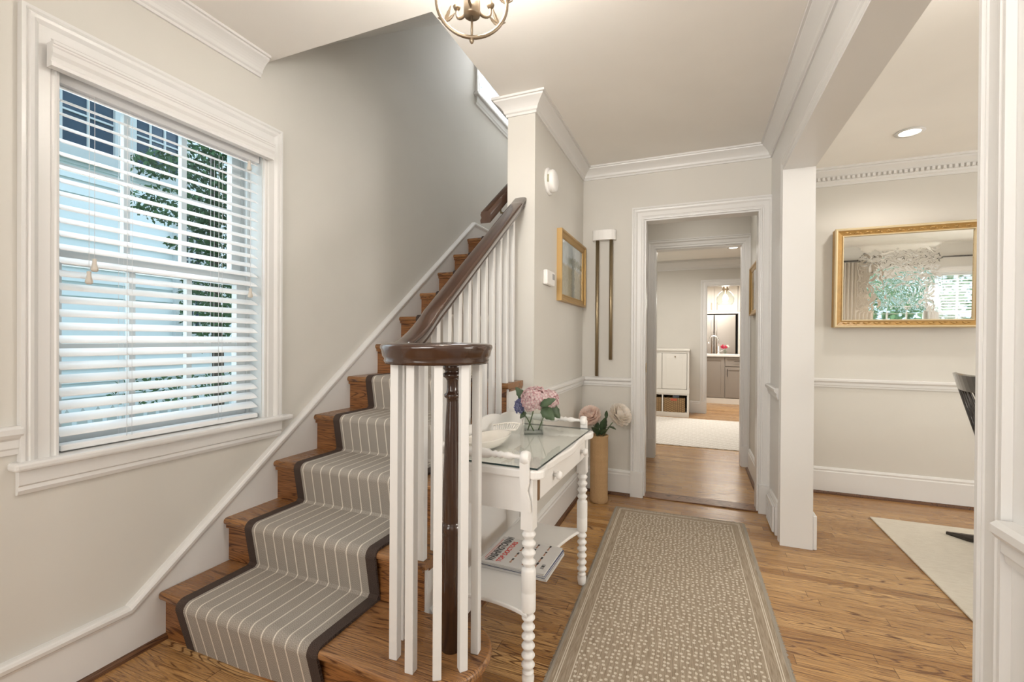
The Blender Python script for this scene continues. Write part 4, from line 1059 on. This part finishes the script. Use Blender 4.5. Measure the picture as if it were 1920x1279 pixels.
MB().lathe([(.56, 0), (.60, .004), (.60, .026), (.59, .032), (.0001, .032)], (2.15, 2.75, .725), seg=48).build('tabletop', BLACK, dt)
MB().lathe([(.10, .16), (.11, .20), (.06, .28), (.05, .45), (.08, .60), (.14, .72), (.14, .725)], (2.15, 2.75, 0), seg=24).build('pedestal', BLACK, dt)
for k in range(4):
    tip = Vector((1.405, 3.475, 0)); cc = Vector((2.15, 2.75, 0)); d = (tip - cc); d = Matrix.Rotation(k * PI / 2, 3, 'Z') @ d; L = d.length; u = d.normalized(); s2 = Vector((-u.y, u.x, 0)); o = MB()
    n = 10; vs = []
    for i in range(n + 1):
        t = i / n; hgt = .012 + .175 * (1 - t) ** 1.15 + .035 * math.sin(PI * t); tk_ = .022 + .035 * (1 - t); wd = .014 + .024 * (1 - t)
        c = cc + u * (.05 + (L - .05) * t); lo = max(.0105, hgt - tk_)
        if t > .97: lo = .0105; hgt = .016; wd = .006
        vs += [c - s2 * wd + Vector((0, 0, lo)), c + s2 * wd + Vector((0, 0, lo)), c + s2 * wd + Vector((0, 0, hgt + .01)), c - s2 * wd + Vector((0, 0, hgt + .01))]
    fs = [(i * 4 + j, i * 4 + (j + 1) % 4, i * 4 + 4 + (j + 1) % 4, i * 4 + 4 + j) for i in range(n) for j in range(4)] + [(0, 1, 2, 3), (n * 4, n * 4 + 3, n * 4 + 2, n * 4 + 1)]
    o.add(vs, fs, True).build('foot', BLACK, dt)
# recessed lights, then room lamps and added fill
def downlight(x, y, z, label, power, name='recessed_light', r=.055):
    t = thing(name, label, 'ceiling light', (x, y, z), group='recessed lights in the ceilings')
    MB().lathe([(r, -.001), (r * 1.35, -.001), (r * 1.38, -.006), (r, -.008)], (x, y, z), seg=32, cap=False).build('trim_ring', TRIM, t)
    MB().lathe([(.0001, -.003), (r, -.003), (r, -.001), (.0001, -.001)], (x, y, z), seg=32, cap=False).build('lamp_lens', LAMPGLOW, t)
    lamp('downlight_glow', 'SPOT', (x, y, z - .02), power, WARM, radius=.06, spot=2.6, target=(x, y, 0))
downlight(1.228, 3.52, 2.46, 'glowing recessed light in the dining room ceiling', 26)
downlight(.487, 6.9, 2.44, 'small recessed light in the ceiling beyond the passage', 20)
lamp('mudroom_light', 'AREA', (-.6, 6.2, 2.40), 28, WARM, 1.2, (-.6, 6.2, 0), 1.2)
lamp('passage_fill', 'AREA', (0.03, 4.1, 2.45), 2.2, WARM, .3, (0.03, 4.1, 0), .3)  # unseen fill added to brighten the passage; no fixture here
lamp('kitchen_front_fill', 'AREA', (.6, 8.35, 2.42), 32, WARM, .5, (.6, 8.6, 0), .4)  # added fill that brightens the grey cabinet fronts; no fixture here
lamp('kitchen_ceiling_light', 'AREA', (.6, 10.4, 2.38), 45, WARM, 1.6, (.6, 10.4, 0), 1.6)
lamp('dining_fixture_glow', 'POINT', (.95, 1.8, 2.2), 4, WARM, radius=.12)
# edge of the dining ceiling fixture
df = thing('ceiling_medallion', 'white round ceiling fixture edge at top beside the casing', 'ceiling light', (.86, 1.86, 2.46))
MB().lathe([(.0001, -.03), (.09, -.03), (.11, -.018), (.115, 0)], (.90, 1.93, 2.46), seg=32).build('canopy', TRIM, df)

# ---------------------------------------------------------------- chandelier
cc = Vector((-.6236, 1.2086, 2.165))
cl = thing('orb_chandelier', 'aged bronze ring chandelier with leaf sprigs near the stair opening', 'chandelier', (cc.x, cc.y, ZC))
ax = Vector((-.46, .89, 0)).normalized(); rt = Vector((ax.y, -ax.x, 0)); up = Vector((0, 0, 1)); Rr = .104
MB().tube([cc + rt * Rr * math.cos(a * 2 * PI / 48) + up * Rr * math.sin(a * 2 * PI / 48) for a in range(48)], .0058, 10, True).build('ring', BRONZE, cl)
MB().lathe([(.0001, 0), (.0235, .0), (.0245, .004), (.0245, .045), (.018, .050), (.008, .055), (.008, .13)], (cc.x, cc.y, cc.z - .040), seg=24).build('hub', BRONZE, cl)
MB().lathe([(.0035, -.105), (.0035, -.04)], cc, seg=12).build('stem', BRONZE, cl)
MB().lathe([(.0001, -.124), (.004, -.121), (.0075, -.114), (.0045, -.108), (.006, -.104), (.004, -.098)], cc, seg=14).build('finial', BRONZE, cl)
MB().lathe([(.004, 0), (.004, .02)], cc + up * .09, seg=10).tube([cc + up * .10, (cc.x, cc.y, ZC - .02)], .004, 8).lathe([(.05, -.02), (.055, 0)], (cc.x, cc.y, ZC), seg=24).build('canopy_rod', BRONZE, cl)
for k in range(3):
    a = math.radians(20 + 120 * k); d = rt * math.cos(a) + ax * math.sin(a)
    arm = MB(); P_ = [cc + d * .020 + up * -.022] + [cc + d * (.040 + .020 * math.sin(q)) + up * (-.012 - .018 * math.cos(q)) for q in [(-70 + 20 * j) * PI / 180 for j in range(9)]] + [cc + d * .060 + up * .004]
    arm.tube(P_, .0046, 8); e = cc + d * .060
    arm.lathe([(.004, .0), (.010, .006), (.012, .012), (.008, .016), (.006, .02)], e, seg=14); arm.build('arm', BRONZE, cl)
    c_ = MB().lathe([(.0055, .018), (.0055, .055), (.004, .057)], e, seg=12).build('candle_sleeve', CREAMCAB, cl)
    MB().lathe([(.004, .055), (.0085, .068), (.008, .08), (.0001, .10)], e, seg=12).build('bulb', BULBGLOW, c_)
for sgn in (-1, 1):
    for aa, fl in ((-38, 1), (2, -1)):
        a = math.radians(aa); b = cc + rt * (sgn * Rr * math.cos(a)) + up * (Rr * math.sin(a))
        o = MB(); leaf(o, b, b - rt * sgn * .020 * fl + up * .045 - ax * .008, .005, .004, ax); leaf(o, b, b - rt * sgn * .032 + up * .022 - ax * .010, .005, .004, ax); o.tube([b, b + rt * sgn * .018 + up * .012], .002, 6); o.build('leaf_sprig', BRONZE, cl)
lamp('chandelier_glow', 'POINT', (cc.x, cc.y, cc.z + .10), 19, WARM, radius=.05)

# ---------------------------------------------------------------- beyond the passage: cabinet, baskets
cb = thing('mudroom_cabinet', 'low white cabinet with two doors above open basket cubbies', 'cabinet', (-.6, 7.5, 0))
X0, X1, Y0, Y1 = -1.6, -.07, 7.24, 7.805
o = MB().box(X0, X1 + .008, Y0 - .012, Y1, 1.0, 1.022).box(X0, X1, Y0 + .001, Y1, 0, .07).box(X0, X1 + .004, Y0 - .010, Y1, .355, .385).box(X1 - .028, X1, Y0, Y1, 0, 1.0).box(X0, X0 + .03, Y0, Y1, 0, 1.0).box(X0, X1, Y1 - .02, Y1, 0, 1.0)
o.box(X0, X1, Y0, Y0 + .02, .965, 1.0).box(X0, X1, Y0, Y0 + .02, .385, .42).box(X0, X1, Y0, Y0 + .02, .33, .355).box(-.455, -.437, Y0 + .004, Y1, .07, .355).box(-1.0, -.98, Y0 + .004, Y1, .07, .355)
o.build('body', CREAMCAB, cb)
MB().box(X0, X1 - .03, Y1 - .03, Y1 - .02, .07, .34).build('cubby_back', DARKVOID, cb)
for xa, xb in ((-.452, -.103), (-.81, -.458)):
    o = MB().box(xa, xb, Y0 - .004, Y0 + .012, .424, .96); d = o.build('door', CREAMCAB, cb, bevel=.002)
    MB().box(xa + .06, xb - .06, Y0 - .0055, Y0 - .003, .484, .90).build('door_panel', CREAMCAB, d, bevel=.001)
    MB().lathe([(.004, 0), (.010, .012), (.0001, .018)], ((xa + xb) / 2 + .01, Y0 - .005, .91), (0, -1, 0), 12).build('knob', BRASS, d)
for i, (xa, xb) in enumerate(((-.430, -.125), (-.975, -.462))):
    bk = thing('seagrass_basket', ('woven seagrass basket in the right cubby holding toys', 'woven seagrass basket in the left cubby, partly hidden by door frame')[i], 'basket', ((xa + xb) / 2, 7.45, .07), group='baskets in the cabinet cubbies')
    o = MB(); t = .015
    for b in ((xa, xb, 7.252, 7.267), (xa, xb, 7.68, 7.695), (xa, xa + t, 7.252, 7.695), (xb - t, xb, 7.252, 7.695)): o.box(*b, .071, .285)
    o.box(xa, xb, 7.252, 7.695, .071, .085); o.build('woven_body', SEAGRASS, bk, uvf=lambda v, i: (v[0] + v[1], v[2]))
    if i == 0:
        MB().box(-.33, -.24, 7.2505, 7.2525, .245, .275).build('red_tag', simple('red_tag', (.55, .1, .05), .5), bk)
        MB().box(-.30, -.21, 7.30, 7.38, .20, .315).build('contents', simple('blue_grey_item', (.25, .28, .35), .5), bk)
# ---------------------------------------------------------------- kitchen
ki = thing('kitchen_base_cabinet', 'grey shaker base cabinet with dark pulls through far doorway', 'cabinet', (.5, 9.4, 0))
Y0 = 9.10
MB().box(-.3, 1.5, Y0 + .02, 9.7, .10, .86).build('body', GREYCAB, ki)
MB().box(-.3, 1.5, Y0 + .005, 9.6, 0, .10).build('toe_kick', CREAMCAB, ki)
def shaker(xa, xb, za, zb, mat, y, name, parent, st=.055):
    o = MB().box(xa, xa + st, y, y + .02, za, zb).box(xb - st, xb, y, y + .02, za, zb).box(xa, xb, y, y + .02, za, za + st).box(xa, xb, y, y + .02, zb - st, zb).box(xa + st - .005, xb - st + .005, y + .010, y + .02, za + .03, zb - .03)
    return o.build(name, mat, parent)
shaker(.03, .510, .115, .85, GREYCAB, Y0, 'door', ki)
d = shaker(.525, 1.0, .115, .675, GREYCAB, Y0, 'door', ki); MB().box(.553, .563, Y0 - .025, Y0 - .015, .50, .64).build('handle', DARKMETAL, d)
d = shaker(.525, 1.0, .690, .85, GREYCAB, Y0, 'drawer', ki, .035); MB().box(.67, .86, Y0 - .025, Y0 - .015, .775, .785).build('handle', DARKMETAL, d)
tag(MB().box(-.35, 1.55, Y0 - .03, 9.72, .862, .90).build('countertop', COUNTER, bevel=.004), 'white quartz countertop on the grey kitchen cabinets', 'countertop')
fa = thing('kitchen_faucet', 'tall chrome arched faucet on the white countertop', 'faucet', (.40, 9.3, .90))
MB().tube([(.42, 9.30, .90), (.42, 9.30, 1.16)] + [(.42 - .085 + .085 * math.cos(a), 9.30, 1.16 + .085 * math.sin(a)) for a in [PI * i / 8 for i in range(1, 9)]] + [(.25, 9.30, 1.10)], .011, 10).build('spout', CHROME, fa)
MB().lathe([(.022, 0), (.022, .03), (.013, .04)], (.42, 9.30, .9005), seg=16).build('base', CHROME, fa)
MB().tube([(.43, 9.30, .95), (.49, 9.28, .97)], .006, 8).build('handle', CHROME, fa)
kv = thing('bud_vase', 'small round glass vase on kitchen countertop', 'vase', (.53, 9.2, .90))
MB().lathe([(.02, 0), (.035, .02), (.038, .045), (.025, .07), (.022, .085), (.030, .095), (.027, .095), (.019, .085), (.022, .07), (.034, .045), (.0001, .01)], (.525, 9.2, .9005), seg=20, cap=False).build('glass_body', VASEGLASS, kv)
kf = thing('red_flowers', 'crimson and white blossoms in the small kitchen vase', 'flowers', (.53, 9.2, .95))
o = MB()
for i in range(26): o.ball((.51 + random.uniform(-.05, .05), 9.2 + random.uniform(-.03, .03), 1.04 + random.uniform(-.03, .035)), random.uniform(.009, .017), 7, 5)
o.build('red_blossom', CRIMSON, kf)
o = MB()
for i in range(8): o.ball((.565 + random.uniform(-.02, .02), 9.19, 1.055 + random.uniform(-.015, .02)), .010, 7, 5)
o.build('white_blossom', CREAM, kf); MB().tube([(.525, 9.2, .92), (.52, 9.2, 1.03)], .004, 6).build('stem', STEM, kf)
fg = thing('refrigerator', 'stainless steel french-door refrigerator in far kitchen', 'refrigerator', (.43, 12.0, 0))
MB().box(-.03, .885, 11.66, 12.3, .02, 1.76).build('body', DARKMETAL, fg)
for xa, xb, hx in ((-.025, .420, .375), (.432, .880, .475)):
    d = MB().box(xa, xb, 11.60, 11.655, .62, 1.75).build('door', STEEL, fg, bevel=.008)
    MB().tube([(hx, 11.60, .78), (hx, 11.55, .80), (hx, 11.55, 1.62), (hx, 11.60, 1.64)], .012, 10).build('handle', STEEL, d)
MB().box(-.025, .880, 11.60, 11.655, .03, .60).build('drawer', STEEL, fg, bevel=.008)
uc = thing('upper_cabinet', 'white cabinet above the refrigerator with bronze bar pulls', 'cabinet', (.43, 12.0, 1.8))
MB().box(-.1, .93, 11.72, 12.4, 1.82, 2.435).build('body', CREAMCAB, uc); MB().box(-.1, 1.4, 11.66, 12.3, 1.785, 1.83).build('bottom_trim', CREAMCAB, uc)
for xa, xb, hx in ((-.09, .424, .37), (.438, .925, .49)):
    d = shaker(xa, xb, 1.85, 2.42, CREAMCAB, 11.70, 'door', uc); MB().box(hx - .006, hx + .006, 11.672, 11.684, 1.88, 2.05).build('handle', BRONZE, d)
pc = thing('pantry_cabinet', 'tall white pantry cabinet right of the refrigerator', 'cabinet', (1.2, 12.0, 0))
MB().box(.935, 1.6, 11.62, 12.4, .0, 1.78).box(.935, 1.6, 11.72, 12.4, 1.84, 2.435).build('body', CREAMCAB, pc)
for za, zb in ((.1, 1.15), (1.17, 1.76)):
    d = shaker(.945, 1.5, za, zb, CREAMCAB, 11.60, 'door', pc); MB().box(.975, .987, 11.57, 11.582, (.92 if za < .5 else 1.2), (1.11 if za < .5 else 1.35)).build('handle', BRONZE, d)
d = shaker(.945, 1.5, 1.86, 2.42, CREAMCAB, 11.70, 'door', pc); MB().box(.975, .987, 11.672, 11.684, 1.88, 2.05).build('handle', BRONZE, d)
pl = thing('pendant_light', 'clear glass globe pendant glowing above the kitchen counter', 'pendant light', (.52, 9.2, 2.44))
px_, py_, pz_ = .525, 9.25, 1.93
MB().lathe([(.03, .155), (.08, .135), (.13, .08), (.155, 0), (.15, -.06), (.12, -.11), (.11, -.11), (.14, -.055), (.148, 0), (.124, .075), (.076, .128), (.03, .148)], (px_, py_, pz_), seg=32, cap=False).build('glass_globe', VASEGLASS, pl)
MB().lathe([(.0001, .25), (.05, .245), (.055, .16), (.03, .15), (.02, .10), (.0001, .10)][::-1], (px_, py_, pz_), seg=20).tube([(px_, py_, pz_ + .24), (px_, py_, 2.44)], .006, 8).build('cap', BRONZE, pl)
MB().ball((px_, py_, pz_ + .04), .035, 14, 10, (1, 1, 1.3)).build('bulb', emit('pendant_bulb', (1, .92, .8), 40), pl)
lamp('pendant_glow', 'POINT', (px_, py_, pz_ - .02), 5, WARM, radius=.06)
hg = MB().box(-.345 + .012, -.345 + .016, YB + .02, YB + .05, .92, .99).build('door_strike', BRASS); tag(hg, 'small brass strike plate on the left doorway jamb', 'strike plate')

# ---------------------------------------------------------------- outdoors beyond the left window
GZ = -.55
o = MB().box(-14, -2.1, -8, 18, GZ - .1, GZ); struct(o.build('ground_outside', GRASS))
o = MB().box(-2, 9, -12, -1.7, GZ - .1, GZ); struct(o.build('ground_front_lawn', GRASS))
XN = -5.5
nb = thing('neighbour_house', 'pale blue clapboard house seen through the left window', 'house', (XN - 1, 3, GZ))
o = MB(); zz = GZ
while zz < 6.2:
    o.add([(XN, -6, zz), (XN - .022, -6, zz + .15), (XN, 16, zz), (XN - .022, 16, zz + .15), (XN - .15, -6, zz), (XN - .15, 16, zz), (XN - .15, -6, zz + .15), (XN - .15, 16, zz + .15)], [(0, 1, 3, 2), (0, 2, 5, 4), (0, 4, 6, 1), (2, 3, 7, 5), (1, 6, 7, 3)]); zz += .14
o.build('siding', SIDING, nb)
def nwin(ya, yb, za, zb):
    f = MB()
    for b in ((ya - .1, ya, za - .1, zb + .1), (yb, yb + .1, za - .1, zb + .1), (ya, yb, za - .12, za), (ya, yb, zb, zb + .1), (ya, yb, (za + zb) / 2 - .025, (za + zb) / 2 + .025)): f.box(XN - .02, XN + .05, *b)
    n = 3
    for i in range(1, n): yy = ya + (yb - ya) * i / n; f.box(XN, XN + .03, yy - .01, yy + .01, za, zb)
    for i in range(1, 4): q = za + (zb - za) * i / 4; f.box(XN, XN + .028, ya, yb, q - .01, q + .01)
    f = f.build('window', OUTTRIM, nb); MB().box(XN - .02, XN + .012, ya, yb, za, zb).build('pane', DARKGLASS, f)
nwin(2.12, 2.74, 2.96, 4.3); nwin(2.93, 3.36, 2.96, 4.3); nwin(3.42, 3.60, 1.2, 2.35); nwin(.6, 1.3, 1.2, 2.6)
# picket fence
pf = thing('picket_fence', 'white picket fence in the garden outside the left window', 'fence', (-4.8, 3, GZ))
o = MB().box(-4.83, -4.80, -2, 9, GZ + .25, GZ + .32).box(-4.83, -4.80, -2, 9, GZ + .82, GZ + .89); o.build('rails', OUTTRIM, pf)
pk = None; yy = 1.2; cnt = 0
while yy < 4.6:
    if pk is None:
        pk = MB().prism([(yy, GZ + .05), (yy + .065, GZ + .05), (yy + .065, GZ + 1.05), (yy + .0325, GZ + 1.11), (yy, GZ + 1.05)], 0, -4.80, -4.782).build('picket', OUTTRIM, pf); y00 = yy
    else: c = pk.copy(); C.objects.link(c); c.parent = pf; c.location = (0, yy - y00, 0)
    yy += .105; cnt += 1
# small tree
tr = thing('garden_tree', 'leafy dark green tree between the window and neighbouring house', 'tree', (-4.3, 3.05, GZ))
MB().tube([(-4.35, 3.05, GZ), (-4.32, 3.02, 1.0), (-4.35, 2.98, 2.2), (-4.3, 2.95, 3.6)], [.06, .05, .035, .015], 8).build('trunk', BARK, tr)
random.seed(11); o = MB()
def cluster(c, r, n, k=1.0):
    for i in range(n):
        while True:
            d = Vector((random.uniform(-1, 1), random.uniform(-1, 1), random.uniform(-1, 1)))
            if d.length < 1: break
        p = Vector(c) + Vector((d.x * r[0], d.y * r[1], d.z * r[2])); s = random.uniform(.03, .055) * k
        u = Vector((random.gauss(0, 1), random.gauss(0, 1), random.gauss(0, 1))).normalized(); v = u.cross(Vector((random.gauss(0, 1), random.gauss(0, 1), random.gauss(0, 1)))).normalized()
        o.add([p - u * s, p + v * s * .45, p + u * s, p - v * s * .45], [(0, 1, 2, 3)])
cluster((-4.3, 3.02, 2.55), (.4, .30, .75), 4200, .6); cluster((-4.3, 2.95, 1.5), (.35, .24, .5), 1500, .6); cluster((-4.25, 2.58, 2.3), (.3, .36, .16), 700, .6); cluster((-4.3, 2.5, 2.65), (.3, .26, .10), 420, .6); cluster((-4.3, 3.1, 3.4), (.5, .35, .5), 1800, .6); cluster((-4.3, 2.8, .7), (.4, .7, .16), 600, .6); cluster((-4.28, 2.75, 2.0), (.2, .22, .08), 160, .6)
o.build('foliage', FOLIAGE, tr)
# hedge seen through the dining windows in the mirror
random.seed(21); o = MB(); cluster((3.6, -5.0, 1.2), (2.8, .5, 1.9), 5200, 2.2)
tag(o.build('front_hedge', painted('front_foliage', (.20, .33, .16), .7, .4, 5)), 'pale green foliage reflected through dining windows in the mirror', 'hedge', kind='stuff')
